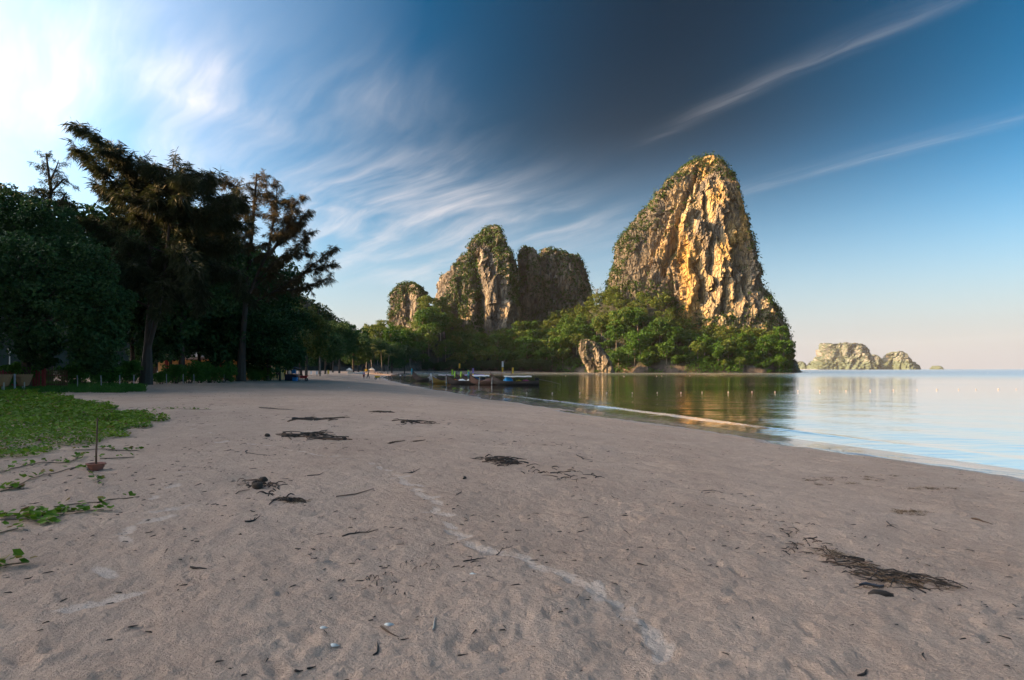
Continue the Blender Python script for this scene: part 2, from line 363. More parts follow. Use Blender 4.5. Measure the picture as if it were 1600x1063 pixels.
# ------------------------------------------------------------------ shoreline and terrain
SHORE = np.array([(400, -500), (150, -180), (60, -70), (32, -25), (24, -4), (20, 6), (17.4, 13.5), (15.6, 19.0), (14.2, 23.3), (12.4, 28), (8.3, 40.5), (5.2, 50.5),
                  (0.2, 65), (-9.6, 97), (-19.5, 131), (-30, 170), (-41, 218), (-54, 300), (-68, 400), (-74, 470), (-68, 535), (-56, 565), (0, 588), (35, 602), (96, 612),
                  (140, 590), (190, 576), (236, 570), (256, 580), (300, 640), (300, 900), (-200, 3000)], float)
def shore_dist(x, y):
    """signed distance to the waterline, + on land"""
    best = np.full(x.shape, 1e9); sgn = np.ones(x.shape)
    for (x0, y0), (x1, y1) in zip(SHORE[:-1], SHORE[1:]):
        dx, dy = x1 - x0, y1 - y0; l2 = dx * dx + dy * dy
        t = np.clip(((x - x0) * dx + (y - y0) * dy) / l2, 0, 1)
        ex, ey = x - x0 - t * dx, y - y0 - t * dy
        d = np.hypot(ex, ey); cr = dx * (y - y0) - dy * (x - x0)
        m = d < best; best = np.where(m, d, best); sgn = np.where(m, np.where(cr > 0, 1.0, -1.0), sgn)
    return best * sgn
def ground_z(x, y, sd=None):
    x = np.asarray(x, float); y = np.asarray(y, float)
    if sd is None: sd = shore_dist(x, y)
    land = 1.62 * (1 - np.exp(-(np.maximum(sd, 0) / 13.0) ** 1.6)) + np.maximum(np.minimum(sd, 4), 0) * .012 + np.clip(sd - 35, 0, 40) * 0.012
    sea_ = np.maximum(sd, -60) * 0.055
    z = np.where(sd > 0, land, sea_)
    z = z + np.where(sd > 0, 0.10 * (vn(xyz(x * 0.09, y * 0.09), 3) - 0.5) * np.clip(sd / 8, 0, 1), 0)
    return z
def gz(x, y): return float(ground_z(np.array([x], float), np.array([y], float))[0])

# footprints and scuffs: (x, y, heading, length, width, depth)
def g_at(px, py, z=None):
    """world point where the sight line through a photo pixel meets the sand"""
    d = 1600.0 / max(py - HY, 2.0)
    for _ in range(6):
        d = (CZ - gz(px2(px, d), d)) * F / max(py - HY, 2.0)
    return px2(px, d), d
trail = [(300, 668), (352, 690), (420, 700), (470, 706), (520, 713), (560, 722), (600, 733), (618, 741), (632, 750), (650, 765), (660, 775), (683, 788), (688, 805), (712, 830), (735, 848), (775, 860), (820, 872), (890, 905), (935, 920), (985, 950), (1030, 995), (1050, 1030)]
trail2 = [(380, 660), (340, 690), (290, 742), (268, 760), (245, 775), (265, 790), (250, 810), (200, 830), (195, 850), (165, 895), (160, 940), (85, 1010)]
rs = np.random.default_rng(11)
prints, pale = [], []
for tr in (trail, trail2):
    tr = [(a[0] + (b[0] - a[0]) * u + rs.normal(0, 3), a[1] + (b[1] - a[1]) * u + rs.normal(0, 2)) for a, b in zip(tr[:-1], tr[1:]) for u in ((0, .5) if tr is trail else (0,))]
    for i, (a, b) in enumerate(tr):
        x, y = g_at(a, b); s = rs.uniform(0.8, 1.25)
        nx, ny = g_at(*tr[min(i + 1, len(tr) - 1)]); hd = math.atan2(ny - y, nx - x) + rs.normal(0, .5) if i + 1 < len(tr) else 1.0
        prints.append((x, y, hd, 0.17 * s, 0.085 * s, 0.012)); pale.append((x, y, hd, 0.17 * s * rs.uniform(.7, 1.5), 0.055 * s))
for _ in range(380):
    d = 2.6 * (30 / 2.6) ** rs.random(); a = rs.uniform(-0.85, 0.85); x, y = d * a, d
    prints.append((x, y, rs.uniform(0, 6.3), rs.uniform(.05, .15), rs.uniform(.04, .08), rs.uniform(.004, .018)))

for k in range(7):                                    # people who walked here before
    x, y, hd = rs.uniform(-6, 7), rs.uniform(3, 9), rs.uniform(.2, 2.9)
    for i in range(26):
        sd_ = .11 if i % 2 else -.11
        prints.append((x - sin(hd) * sd_, y + cos(hd) * sd_, hd + rs.normal(0, .12), .135, .055, rs.uniform(.010, .024)))
        x += .62 * cos(hd); y += .62 * sin(hd); hd += rs.normal(0, .07)
def sand_relief(x, y, r, sd):
    n = fbm(xyz(x * 1.1, y * 1.1), 3, 21) - 0.5
    z = n * 0.10
    z += (fbm(xyz(x * 5, y * 5), 3, 33, 0.6) - 0.5) * 0.036 * np.clip(1.6 - r / 30, 0.3, 1)
    nr_ = r < 16
    z[nr_] += (fbm(xyz(x[nr_] * 13, y[nr_] * 13), 2, 35, 0.6) - 0.5) * 0.030 * np.clip(1.5 - r[nr_] / 14, 0, 1)
    # wind ripples run across the right half of the beach
    q = x * 0.50 + y * 0.86; wv = np.sin((q * 8.5 + 7 * fbm(xyz(x * .8, y * .8), 2, 5)))
    k = np.clip((x + 1.0) / 4, 0.15, 1) * vn(xyz(x * .6, y * .6), 8)
    z += 0.018 * wv * k
    z *= np.clip(sd / 3.5, 0.02, 1)
    pm = np.zeros_like(x)
    for (a, b, hd, l, w, dp) in prints:
        m = np.where((np.abs(x - a) < l * 2.4) & (np.abs(y - b) < l * 2.4))[0]
        if not len(m): continue
        ux = (x[m] - a) * cos(hd) + (y[m] - b) * sin(hd); uy = -(x[m] - a) * sin(hd) + (y[m] - b) * cos(hd)
        q = (ux / l) ** 2 + (uy / w) ** 2
        z[m] += dp * (0.45 * np.exp(-((np.sqrt(q) - 1.25) / 0.35) ** 2) - np.exp(-q * 1.3))
    for (a, b, hd, l, w) in pale:
        m = np.where((np.abs(x - a) < l * 2.4) & (np.abs(y - b) < l * 2.4))[0]
        if not len(m): continue
        ux = (x[m] - a) * cos(hd) + (y[m] - b) * sin(hd); uy = -(x[m] - a) * sin(hd) + (y[m] - b) * cos(hd)
        q = (ux / l) ** 2 + (uy / w) ** 2 + 1.4 * (fbm(xyz(x[m] * 9, y[m] * 9), 2, 50) - 0.5)
        pm[m] = np.maximum(pm[m], np.clip((1.15 - q) * 3, 0, 1))
    # the photographer's corner: churned pale sand
    return z, pm

def build_ground():
    a_in = np.linspace(-44, 44, 400); a_out = np.concatenate([np.linspace(46, 180, 36), np.linspace(-179, -46, 36)])
    ang = np.radians(np.concatenate([a_in, a_out])); ang = np.sort(ang)
    r = np.concatenate([[0.3, 0.8, 1.4, 1.9, 2.3, 2.6], np.geomspace(2.8, 60, 500)[0:], np.geomspace(61, 900, 90), [1300, 2200, 4000]])
    nA, nR = len(ang), len(r)
    RR, AA = np.meshgrid(r, ang, indexing='ij')
    x = (RR * np.sin(AA)).ravel(); y = (RR * np.cos(AA)).ravel(); rr = RR.ravel()
    sd = shore_dist(x, y); z = ground_z(x, y, sd)
    near = (rr < 62)
    dz_, pm = np.zeros_like(x), np.zeros_like(x)
    a, b = sand_relief(x[near], y[near], rr[near], sd[near]); dz_[near] = a * np.clip((62 - rr[near]) / 12, 0, 1); pm[near] = b
    z = z + dz_
    V = np.stack([x, y, z], 1)
    i, j = np.meshgrid(np.arange(nR - 1), np.arange(nA), indexing='ij'); j2 = (j + 1) % nA
    Fq = np.stack([i * nA + j, i * nA + j2, (i + 1) * nA + j2, (i + 1) * nA + j], -1).reshape(-1, 4)[:, ::-1]
    me = mesh('sand_beach', V, Fq, True)
    bm_c = len(V)
    at = me.attributes.new('pale', 'FLOAT', 'POINT'); at.data.foreach_set('value', pm.astype(np.float32))
    wob = 1.3 * (vn(xyz(x * .22, y * .22), 91) - .5)
    wet = np.clip(1 - (sd + wob * 2.2 - 3.6) / 0.8, 0, 1)
    at = me.attributes.new('wet', 'FLOAT', 'POINT'); at.data.foreach_set('value', wet.astype(np.float32))
    m, nt = newmat('sand')
    p = nd(nt, 'ShaderNodeNewGeometry').outputs['Position']
    big = noise(nt, p, 0.35, 5.0, 0.6); mid = noise(nt, p, 3.2, 6.0, 0.65); fin = noise(nt, p, 55.0, 4.0, 0.8); spk = noise(nt, p, 130.0, 2.0, 0.6)
    c = mix(nt, sstep(nt, big, 0.3, 0.7), (0.545, 0.38, 0.28), (0.625, 0.45, 0.34))
    c = mix(nt, mth(nt, 'MULTIPLY', sstep(nt, mid, 0.35, 0.7), 0.35), c, (0.415, 0.28, 0.205))
    c = mix(nt, 1.0, c, mix(nt, fin, (0.45, 0.45, 0.45), (1.5, 1.48, 1.46)), 'MULTIPLY')
    c = mix(nt, mth(nt, 'MULTIPLY', sstep(nt, spk, 0.62, 0.74), 0.6), c, (0.10, 0.075, 0.06))
    pa = nd(nt, 'ShaderNodeAttribute', attribute_name='pale').outputs['Fac']; we = nd(nt, 'ShaderNodeAttribute', attribute_name='wet').outputs['Fac']
    c = mix(nt, mth(nt, 'MULTIPLY', pa, mth(nt, 'MULTIPLY', sstep(nt, mid, 0.30, 0.55), 0.75)), c, (0.72, 0.575, 0.47))
    c = mix(nt, we, c, mix(nt, big, (0.34, 0.265, 0.225), (0.38, 0.30, 0.26)))
    dry = mth(nt, 'SUBTRACT', 1.0, we)
    hgt = mth(nt, 'ADD', mth(nt, 'MULTIPLY', fin, 0.5), mth(nt, 'ADD', mth(nt, 'MULTIPLY', mid, 2.2), mth(nt, 'MULTIPLY', noise(nt, p, 16.0, 5.0, 0.7), 1.6)))
    bp = nd(nt, 'ShaderNodeBump', {'Strength': mth(nt, 'ADD', 0.02, mth(nt, 'MULTIPLY', dry, 0.85)), 'Distance': 0.035, 'Height': hgt})
    finish(nt, nd(nt, 'ShaderNodeBsdfPrincipled', {'Base Color': c, 'Roughness': mth(nt, 'SUBTRACT', 0.95, mth(nt, 'MULTIPLY', we, 0.87)), 'Normal': bp,
                                                  'Specular IOR Level': mth(nt, 'ADD', 0.15, mth(nt, 'MULTIPLY', we, 0.85))}))
    o = link('sand_beach', me, m); tag(o, kind='structure')
    return o
sand = build_ground()

def build_sea():
    ang = np.radians(np.concatenate([np.linspace(-30, 50, 240), np.linspace(52, 180, 40), np.linspace(-179, -31, 30)])); ang = np.sort(ang)
    r = np.concatenate([[6, 9], np.geomspace(11, 150, 280), np.geomspace(155, 1500, 60), [2500, 5000, 10000, 25000, 50000]])
    nA, nR = len(ang), len(r)
    RR, AA = np.meshgrid(r, ang, indexing='ij'); x = (RR * np.sin(AA)).ravel(); y = (RR * np.cos(AA)).ravel()
    sd = shore_dist(x, y); far = RR.ravel() > 3000
    sd = np.where(far, -500, sd)
    dep = np.clip(-ground_z(x, y, sd), 0, 5)
    # one little breaker about to reach the sand, and faint swell lines behind it
    wob = 0.9 * (vn(xyz(x * .06, y * .06), 61) - .5) + 0.35 * (vn(xyz(x * .5, y * .5), 62) - .5)
    s = -sd + wob
    crest = np.exp(-((s - 2.3) / 0.34) ** 2) * 0.10 * np.clip((y - 24) / 14, 0.10, 1)
    sw = 0.020 * np.sin(s * 1.1) * np.exp(-s / 14) * (s > 0)
    z = crest + sw * np.clip(dep * 8, 0, 1)
    V = np.stack([x, y, z], 1)
    i, j = np.meshgrid(np.arange(nR - 1), np.arange(nA), indexing='ij'); j2 = (j + 1) % nA
    Fq = np.stack([i * nA + j, i * nA + j2, (i + 1) * nA + j2, (i + 1) * nA + j], -1).reshape(-1, 4)[:, ::-1]
    keep = (sd[Fq] < 6).any(1); Fq = Fq[keep]
    used = np.unique(Fq); mp = -np.ones(len(V), int); mp[used] = np.arange(len(used)); V = V[used]; Fq = mp[Fq]
    me = mesh('sea', V, Fq, True)
    at = me.attributes.new('depth', 'FLOAT', 'POINT'); at.data.foreach_set('value', dep[used].astype(np.float32))
    fo = np.exp(-((s - 1.95) / 0.42) ** 2) * np.clip((y - 26) / 12, 0.0, 1) * np.clip(sd < 0, 0, 1) * np.clip(1.25 - y / 130, .25, 1)
    fo = np.maximum(fo, 0.75 * np.clip(1.2 - y / 100, 0, 1) * np.exp(-((s - 0.25) / 0.13) ** 2))
    at = me.attributes.new('foam', 'FLOAT', 'POINT'); at.data.foreach_set('value', fo[used].astype(np.float32))
    m, nt = newmat('sea_water')
    p = nd(nt, 'ShaderNodeNewGeometry').outputs['Position']
    d = nd(nt, 'ShaderNodeAttribute', attribute_name='depth').outputs['Fac']; f = nd(nt, 'ShaderNodeAttribute', attribute_name='foam').outputs['Fac']
    dist = vmth(nt, 'LENGTH', p)
    w1 = noise(nt, vmth(nt, 'MULTIPLY', p, (0.55, 1.3, 1)), 1.3, 4.0, 0.55, 0.4)
    w2 = noise(nt, vmth(nt, 'MULTIPLY', p, (0.10, 0.22, 1)), 1.0, 3.0, 0.5)
    gust = sstep(nt, noise(nt, vmth(nt, 'MULTIPLY', p, (0.006, 0.022, 1)), 1.0, 3.0, 0.5, 0.4), 0.38, 0.66)
    st = mth(nt, 'ADD', mth(nt, 'ADD', 0.10, mth(nt, 'MULTIPLY', gust, 0.22)), mth(nt, 'MULTIPLY', sstep(nt, dist, 110.0, 420.0), 0.5))
    bp = nd(nt, 'ShaderNodeBump', {'Strength': st, 'Distance': 0.35, 'Height': mth(nt, 'ADD', mth(nt, 'MULTIPLY', w1, 0.35), mth(nt, 'MULTIPLY', w2, 1.2))})
    body = nd(nt, 'ShaderNodeBsdfDiffuse', {'Color': mix(nt, sstep(nt, dist, 60.0, 1500.0), (0.022, 0.11, 0.07), (0.012, 0.090, 0.115))})
    clearw = nd(nt, 'ShaderNodeBsdfTransparent', {'Color': (0.80, 0.92, 0.88, 1)})
    under = nd(nt, 'ShaderNodeMixShader', {0: mth(nt, 'SUBTRACT', 1.0, mth(nt, 'EXPONENT', mth(nt, 'MULTIPLY', d, -2.6))), 1: clearw, 2: body})
    gl = nd(nt, 'ShaderNodeBsdfGlossy', {'Color': (1, 1, 1, 1), 'Roughness': mth(nt, 'ADD', 0.03, mth(nt, 'MULTIPLY', sstep(nt, dist, 130.0, 500.0), 0.22)), 'Normal': bp})
    fr = nd(nt, 'ShaderNodeFresnel', {'IOR': 1.333, 'Normal': bp})
    w = nd(nt, 'ShaderNodeMixShader', {0: fr, 1: under, 2: gl})
    ft = noise(nt, vmth(nt, 'MULTIPLY', p, (1, 1, 0.2)), 3.0, 7.0, 0.7)
    fm = mth(nt, 'MULTIPLY', sstep(nt, mth(nt, 'ADD', f, mth(nt, 'MULTIPLY', mth(nt, 'SUBTRACT', ft, 0.5), 1.5)), 0.42, 0.75), sstep(nt, f, 0.05, 0.25))
    foam = nd(nt, 'ShaderNodeBsdfDiffuse', {'Color': (0.75, 0.76, 0.78, 1)})
    finish(nt, nd(nt, 'ShaderNodeMixShader', {0: mth(nt, 'MULTIPLY', fm, 0.32), 1: w, 2: foam}))
    o = link('sea', me, m); tag(o, kind='structure'); return o
sea = build_sea()

# ------------------------------------------------------------------ limestone towers
def tower(rows, D, dh, shear, nT=420, nH=300, amp=1.0, seed=0, exp=0.72, flute=1.0, zb=-4.0, scale=1.0, grooves=(), keep=0.6):
    """a karst tower from its outline; rows = (photo row, left, right). Returns grid of points."""
    rows = np.array(rows, float)
    py = np.linspace(rows[0, 0], rows[-1, 0], nH) if True else None
    # more rows close to the top where the outline turns in
    t = np.linspace(0, 1, nH); py = rows[0, 0] + (rows[-1, 0] - rows[0, 0]) * t
    xl = np.interp(py, rows[:, 0], rows[:, 1]); xr = np.interp(py, rows[:, 0], rows[:, 2])
    cx, hw = (xl + xr) / 2, (xr - xl) / 2
    zz = CZ + (HY - py) / F * D; zz[-1] = zb
    th = np.linspace(0, 2 * pi, nT, endpoint=False)
    c, s = np.cos(th), np.sin(th)
    u = np.sign(c) * np.abs(c) ** exp; v = np.sign(s) * np.abs(s) ** exp
    wmax = hw.max()
    U = np.broadcast_to(u, (nH, nT)); Vv = np.broadcast_to(v, (nH, nT))
    prof = (np.clip(hw / wmax, 0, 1) ** 0.8)[:, None]
    dep = D + Vv * dh * prof + shear * U * prof
    x = (cx[:, None] + hw[:, None] * U - 800) / F * dep
    z = np.broadcast_to(zz[:, None], (nH, nT)).copy()
    P = np.stack([x.ravel(), dep.ravel(), z.ravel()], 1)
    # outward direction in plan
    cen = np.stack([(cx - 800) / F * D, np.full(nH, D)], 1)
    out = np.stack([x - cen[:, None, 0], dep - cen[:, None, 1]], -1).reshape(-1, 2); out /= np.maximum(np.linalg.norm(out, axis=1, keepdims=True), 1e-6)
    q = P / scale
    big = fbm(q * (0.020, 0.020, 0.009), 3, seed) - 0.5
    fl = np.abs(fbm(q * (0.055, 0.055, 0.010), 3, seed + 10, 0.55) - 0.5) * 2        # buttresses
    fl2 = np.abs(fbm(q * (0.15, 0.15, 0.030), 3, seed + 20, 0.6) - 0.5) * 2          # flutes
    sm = fbm(q * (0.22, 0.22, 0.13), 4, seed + 30, 0.6) - 0.5                          # knobs and pockets
    sm2 = np.abs(fbm(q * (0.45, 0.45, 0.25), 3, seed + 50, 0.6) - 0.5) * 2 - .3
    wq = q + 7 * (np.stack([fbm(q * .06, 2, seed + 71), fbm(q * .06, 2, seed + 72), fbm(q * .06, 2, seed + 73)], 1) - .5)
    blk = cells(wq * (.075, .075, .030), seed + 80); blk2 = cells(wq * (.17, .17, .085), seed + 85)
    ledge = fbm(q * (0.03, 0.03, 0.07), 3, seed + 40, 0.6) - 0.5
    a = (np.clip(hw / (0.35 * wmax), 0.12, 1))[:, None].repeat(nT, 1).ravel() * scale * amp
    side = np.abs(U).ravel() ** 6                                                       # keep the skyline close to the photo
    a1 = a * (1 - keep * side)
    disp = a1 * (22 * big + flute * (17 * (0.35 - fl) - 5 * (0.4 - fl2)) + 11 * ledge + 10 * (blk - .5)) + a * (3.5 * sm + 3.0 * sm2 + 3.6 * (blk2 - .5))
    disp = disp - a * np.mean(disp / a) - a * 1.2
    if len(grooves):
        gx = 800 + F * P[:, 0] / P[:, 1]; gy = HY - F * (P[:, 2] - CZ) / P[:, 1]; gx = gx + 7 * (fbm(q * .05, 2, seed + 60) - .5)
        for pts, w, dpt in grooves:
            best = np.full(len(P), 1e9)
            for (x0, y0), (x1, y1) in zip(pts[:-1], pts[1:]):
                dx, dy = x1 - x0, y1 - y0; tt = np.clip(((gx - x0) * dx + (gy - y0) * dy) / (dx * dx + dy * dy), 0, 1)
                best = np.minimum(best, np.hypot(gx - x0 - tt * dx, gy - y0 - tt * dy))
            disp = disp - dpt * np.exp(-(best / w) ** 2) * (Vv.ravel() < .1)
    P[:, :2] += out * disp[:, None]
    P[:, 2] += (a * 9 * ledge + a * 5 * sm) * (np.arange(len(P)) // nT > 2)
    return P, nH, nT
def grid_faces(nH, nT):
    i, j = np.meshgrid(np.arange(nH - 1), np.arange(nT), indexing='ij'); j2 = (j + 1) % nT
    return np.stack([i * nT + j, (i + 1) * nT + j, (i + 1) * nT + j2, i * nT + j2], -1).reshape(-1, 4)[:, ::-1]
def cap(P, Fq, nT):
    """close the summit with a fan of triangles as quads"""
    top = P[:nT].mean(0) + (0, 0, 1.0); P = np.vstack([P, top]); k = len(P) - 1
    j = np.arange(0, nT - 1, 2)
    extra = np.stack([np.full(len(j), k), j, j + 1, (j + 2) % nT], 1)
    return P, np.vstack([Fq, extra])
NS = 1.0
def normals(P, Fq):
    a, b, c = P[Fq[:, 0]], P[Fq[:, 1]], P[Fq[:, 2]]
    n = np.cross(P[Fq[:, 2]] - a, P[Fq[:, 3]] - b); l = np.linalg.norm(n, axis=1)
    return -n / np.maximum(l, 1e-9)[:, None] * NS, l / 2, (a + P[Fq[:, 2]]) / 2
def to_px(C): return 800 + F * C[:, 0] / C[:, 1], HY - F * (C[:, 2] - CZ) / C[:, 1]

# leaf cards ------------------------------------------------------------
def cards(P, size, nrm=None, rnd=1.0, aspect=0.55, rg=rng, fold=0.25):
    """one rhombic leaf (two folded triangles sharing the midrib) per point"""
    n = len(P); N_ = rg.normal(size=(n, 3)) * rnd
    if nrm is not None: N_ = N_ + nrm
    N_ /= np.linalg.norm(N_, axis=1, keepdims=True) + 1e-9
    T = rg.normal(size=(n, 3)); T -= (T * N_).sum(1, keepdims=True) * N_; T /= np.linalg.norm(T, axis=1, keepdims=True) + 1e-9
    B = np.cross(N_, T); s = (np.asarray(size) * rg.uniform(.65, 1.35, n))[:, None] if np.isscalar(size) else np.asarray(size)[:, None]
    a = P - T * s * .5; b = P + B * s * aspect * .5 + N_ * s * fold * .5; c = P + T * s * .5; d = P - B * s * aspect * .5 + N_ * s * fold * .5
    V = np.stack([a, b, c, d], 1).reshape(-1, 3); k = np.arange(n)[:, None] * 4
    return V, k + np.array([[0, 1, 2, 3]])
def clump_points(C, rad, per, rg=rng, squash=0.75, up=0.55):
    """points on the upper shells of small clumps round the centres C; returns points and outward normals"""
    n = len(C); d = rg.normal(size=(n, per, 3)); d[..., 2] += up; d /= np.linalg.norm(d, axis=2, keepdims=True)
    r = (np.asarray(rad).reshape(-1, 1) if not np.isscalar(rad) else rad) * rg.uniform(0.7, 1.05, (n, per))
    P = C[:, None] + d * r[..., None] * (1, 1, squash)
    return P.reshape(-1, 3), d.reshape(-1, 3)
def scrub(name, C, rad, per, leaf, mat, kind='stuff', parent=None):
    P, d = clump_points(C, rad, per); V, Fq = cards(P, leaf, d * 1.6, 0.8, 0.8)
    o = obj(name, V, Fq, mat, parent); tag(o, kind=kind); return o

MAIN = [(246, 1092, 1108), (250, 1080, 1120), (258, 1066, 1131), (270, 1050, 1140), (285, 1036, 1147), (300, 1023, 1152), (320, 1007, 1157), (345, 987, 1162), (365, 970, 1167), (385, 961, 1173),
        (405, 957, 1179), (425, 953, 1185), (450, 948, 1194), (480, 940, 1207), (500, 932, 1222), (520, 925, 1231), (550, 915, 1235), (584, 905, 1238)]
PEAK2 = [(354, 763, 773), (360, 754, 783), (375, 745, 793), (395, 729, 800), (410, 715, 804), (425, 698, 806), (440, 688, 808), (460, 684, 809), (480, 682, 810), (520, 676, 814), (584, 660, 822)]
PEAK1 = [(443, 632, 645), (450, 620, 655), (460, 613, 663), (480, 610, 668), (500, 609, 672), (530, 607, 678), (584, 600, 690)]
PEAK3A = [(387, 816, 826), (391, 813, 836), (400, 811, 842), (420, 809, 848), (460, 806, 853), (510, 803, 858), (584, 795, 866)]
PEAK3 = [(389, 848, 858), (394, 843, 868), (401, 840, 898), (409, 838, 908), (412, 837, 910), (425, 836, 915), (440, 835, 919), (460, 834, 923), (500, 830, 930), (584, 822, 945)]
ROCKF = [(531, 909, 922), (538, 905, 934), (548, 905, 944), (560, 908, 952), (572, 915, 958), (585, 918, 962)]
towers = {}
def add_tower(key, rows, D, dh, shear, mat, label, **kw):
    P, nH, nT = tower(rows, D, dh, shear, **kw); Fq = grid_faces(nH, nT); P, Fq = cap(P, Fq, nT)
    o = obj('limestone_cliff', P, Fq, mat, None, False); tag(o, label, 'cliff', None, 'structure'); towers[key] = (P, Fq); return o
GROOVES = [([(1070, 300), (1058, 350), (1050, 395), (1036, 432)], 5.0, 9), ([(1040, 345), (1022, 380), (1012, 430)], 4, 7), ([(1105, 300), (1112, 350), (1108, 410), (1116, 470)], 4, 10), ([(1135, 330), (1142, 400), (1150, 470)], 4, 9), ([(1098, 455), (1099, 468)], 6, 12), ([(1128, 430), (1130, 490)], 5, 11), ([(1084, 265), (1078, 300)], 3, 8), ([(1160, 420), (1168, 480)], 4, 9)]
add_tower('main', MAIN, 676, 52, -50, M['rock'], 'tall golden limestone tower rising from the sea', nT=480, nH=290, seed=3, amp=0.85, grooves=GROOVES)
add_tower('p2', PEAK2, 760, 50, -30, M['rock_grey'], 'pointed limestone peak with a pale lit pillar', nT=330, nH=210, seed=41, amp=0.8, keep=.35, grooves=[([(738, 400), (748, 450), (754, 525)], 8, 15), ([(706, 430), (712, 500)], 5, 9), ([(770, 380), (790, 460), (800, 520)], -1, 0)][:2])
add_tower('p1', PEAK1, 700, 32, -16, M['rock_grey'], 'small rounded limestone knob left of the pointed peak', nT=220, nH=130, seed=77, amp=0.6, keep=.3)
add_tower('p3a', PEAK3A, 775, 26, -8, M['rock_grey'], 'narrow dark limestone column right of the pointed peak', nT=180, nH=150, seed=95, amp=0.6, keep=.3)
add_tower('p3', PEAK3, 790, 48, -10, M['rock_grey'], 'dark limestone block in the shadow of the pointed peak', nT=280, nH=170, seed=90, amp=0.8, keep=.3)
add_tower('rockf', ROCKF, 552, 12, -8, M['rock_grey'], 'pale grey rock outcrop standing at the water below the forest', nT=160, nH=90, seed=120, amp=0.9, scale=0.33)

# ------------------------------------------------------------------ forested foot of the cliffs
TPX = np.array([520, 560, 600, 640, 665, 690, 720, 760, 800, 850, 900, 940, 960, 1000, 1040, 1060, 1090, 1150, 1190, 1215, 1228, 1238])
TDS = np.array([430, 455, 490, 545, 568, 586, 600, 606, 612, 612, 602, 588, 580, 562, 550, 545, 540, 532, 530, 530, 530, 532])
THT = np.array([14, 24, 38, 36, 78, 76, 42, 36, 40, 50, 66, 82, 82, 76, 72, 52, 38, 36, 38, 34, 24, 10])
def talus(px, s):
    """px photo column, s metres behind the shore"""
    ds = np.interp(px, TPX, TDS); ht = np.interp(px, TPX, THT)
    d = ds + s; x = (px - 800) / F * d
    steep = np.clip((px - 940) / 60, 0, 1)
    foot = np.where(s < 0, s * 1.2, np.minimum(s * 0.9, 4.5)) * steep + (1 - steep) * np.clip(s, -2, 8) * 0.25
    t = np.clip(s / 95, 0, 1)
    z = foot + ht * (t ** 0.85) * (1 - 0.12 * t) + (fbm(xyz(x * .05, d * .05), 3, 71) - .5) * 8 * np.clip(s / 25, 0, 1)
    return x, d, z
def build_talus():
    nx, ns = 420, 70
    px = np.linspace(520, 1239, nx); s = np.concatenate([[-6], np.linspace(-3, 130, ns - 2), [190]])
    PX, S = np.meshgrid(px, s); x, d, z = talus(PX.ravel(), S.ravel())
    d = d + (fbm(xyz(x * .08, z * .08, d * .0), 3, 72) - .5) * 6
    P = np.stack([x, d, z], 1)
    i, j = np.meshgrid(np.arange(ns - 1), np.arange(nx - 1), indexing='ij')
    Fq = np.stack([i * nx + j, i * nx + j + 1, (i + 1) * nx + j + 1, (i + 1) * nx + j], -1).reshape(-1, 4)
    m, nt = newmat('slope')
    p = nd(nt, 'ShaderNodeNewGeometry').outputs['Position']; n = noise(nt, vmth(nt, 'MULTIPLY', p, (.12, .12, .05)), 1.0, 6.0, .65)
    zz = nd(nt, 'ShaderNodeSeparateXYZ', {0: p}).outputs[2]
    c = mix(nt, sstep(nt, n, .35, .65), (0.035, 0.03, 0.024), (0.14, 0.105, 0.078))
    c = mix(nt, sstep(nt, mth(nt, 'ADD', zz, mth(nt, 'MULTIPLY', n, 8.0)), 9.0, 12.0), c, (0.03, 0.032, 0.016))
    b = nd(nt, 'ShaderNodeBump', {'Strength': 1.0, 'Distance': 2.5, 'Height': n})
    finish(nt, nd(nt, 'ShaderNodeBsdfPrincipled', {'Base Color': c, 'Roughness': .95, 'Normal': b}))
    o = obj('forest_slope', P, Fq, m, None, True); tag(o, kind='structure')
build_talus()

# dark hill behind the left trees, and its long ridge that keeps the morning sun off the beach
def hill():
    nx, ny = 150, 120
    X, Y = np.meshgrid(np.linspace(-620, -90, nx), np.linspace(-260, 640, ny))
    x, y = X.ravel(), Y.ravel()
    cy = np.interp(y, [-260, -120, 0, 230, 260, 300, 330, 400, 455, 485, 505, 530, 640], [40, 85, 112, 112, 102, 82, 68, 66, 58, 42, 24, 4, 0])     # crest height along the ridge
    cxr = np.interp(y, [-260, 300, 400, 455, 500, 640], [-330, -320, -212, -158, -128, -100])                # crest line
    w = np.interp(y, [-260, 300, 400, 460, 640], [150, 140, 95, 70, 50])
    w = np.where(x > cxr, np.minimum(w, np.interp(y, [0, 330, 400, 455], [150, 120, 45, 30])), w)
    t = np.clip(1 - np.abs(x - cxr) / w, 0, 1)
    z = cy * (1 - (1 - t) ** 2.2) * (t > 0) + (fbm(xyz(x * .03, y * .03), 4, 5, .55) - .5) * 16 * np.clip(t * 3, 0, 1) - 3
    P = np.stack([x, y, z], 1)
    i, j = np.meshgrid(np.arange(ny - 1), np.arange(nx - 1), indexing='ij')
    Fq = np.stack([i * nx + j, i * nx + j + 1, (i + 1) * nx + j + 1, (i + 1) * nx + j], -1).reshape(-1, 4)
    o = obj('hill', P, Fq, M['soil'], None, True); tag(o, kind='structure')
    n, a, c = normals(P, Fq); k = (c[:, 2] > 4) & (to_px(c)[0] > 380) & (c[:, 1] > 50) & (to_px(c)[0] < 700)
    C = c[k]; C = C[rng.integers(0, len(C), 1500)] + rng.normal(0, 2.5, (1500, 3)) * (1, 1, .3)
    scrub('hill_forest', C, rng.uniform(2.5, 5, len(C)), 22, 1.6, M['leaf_hedge'], parent=o)
hill()

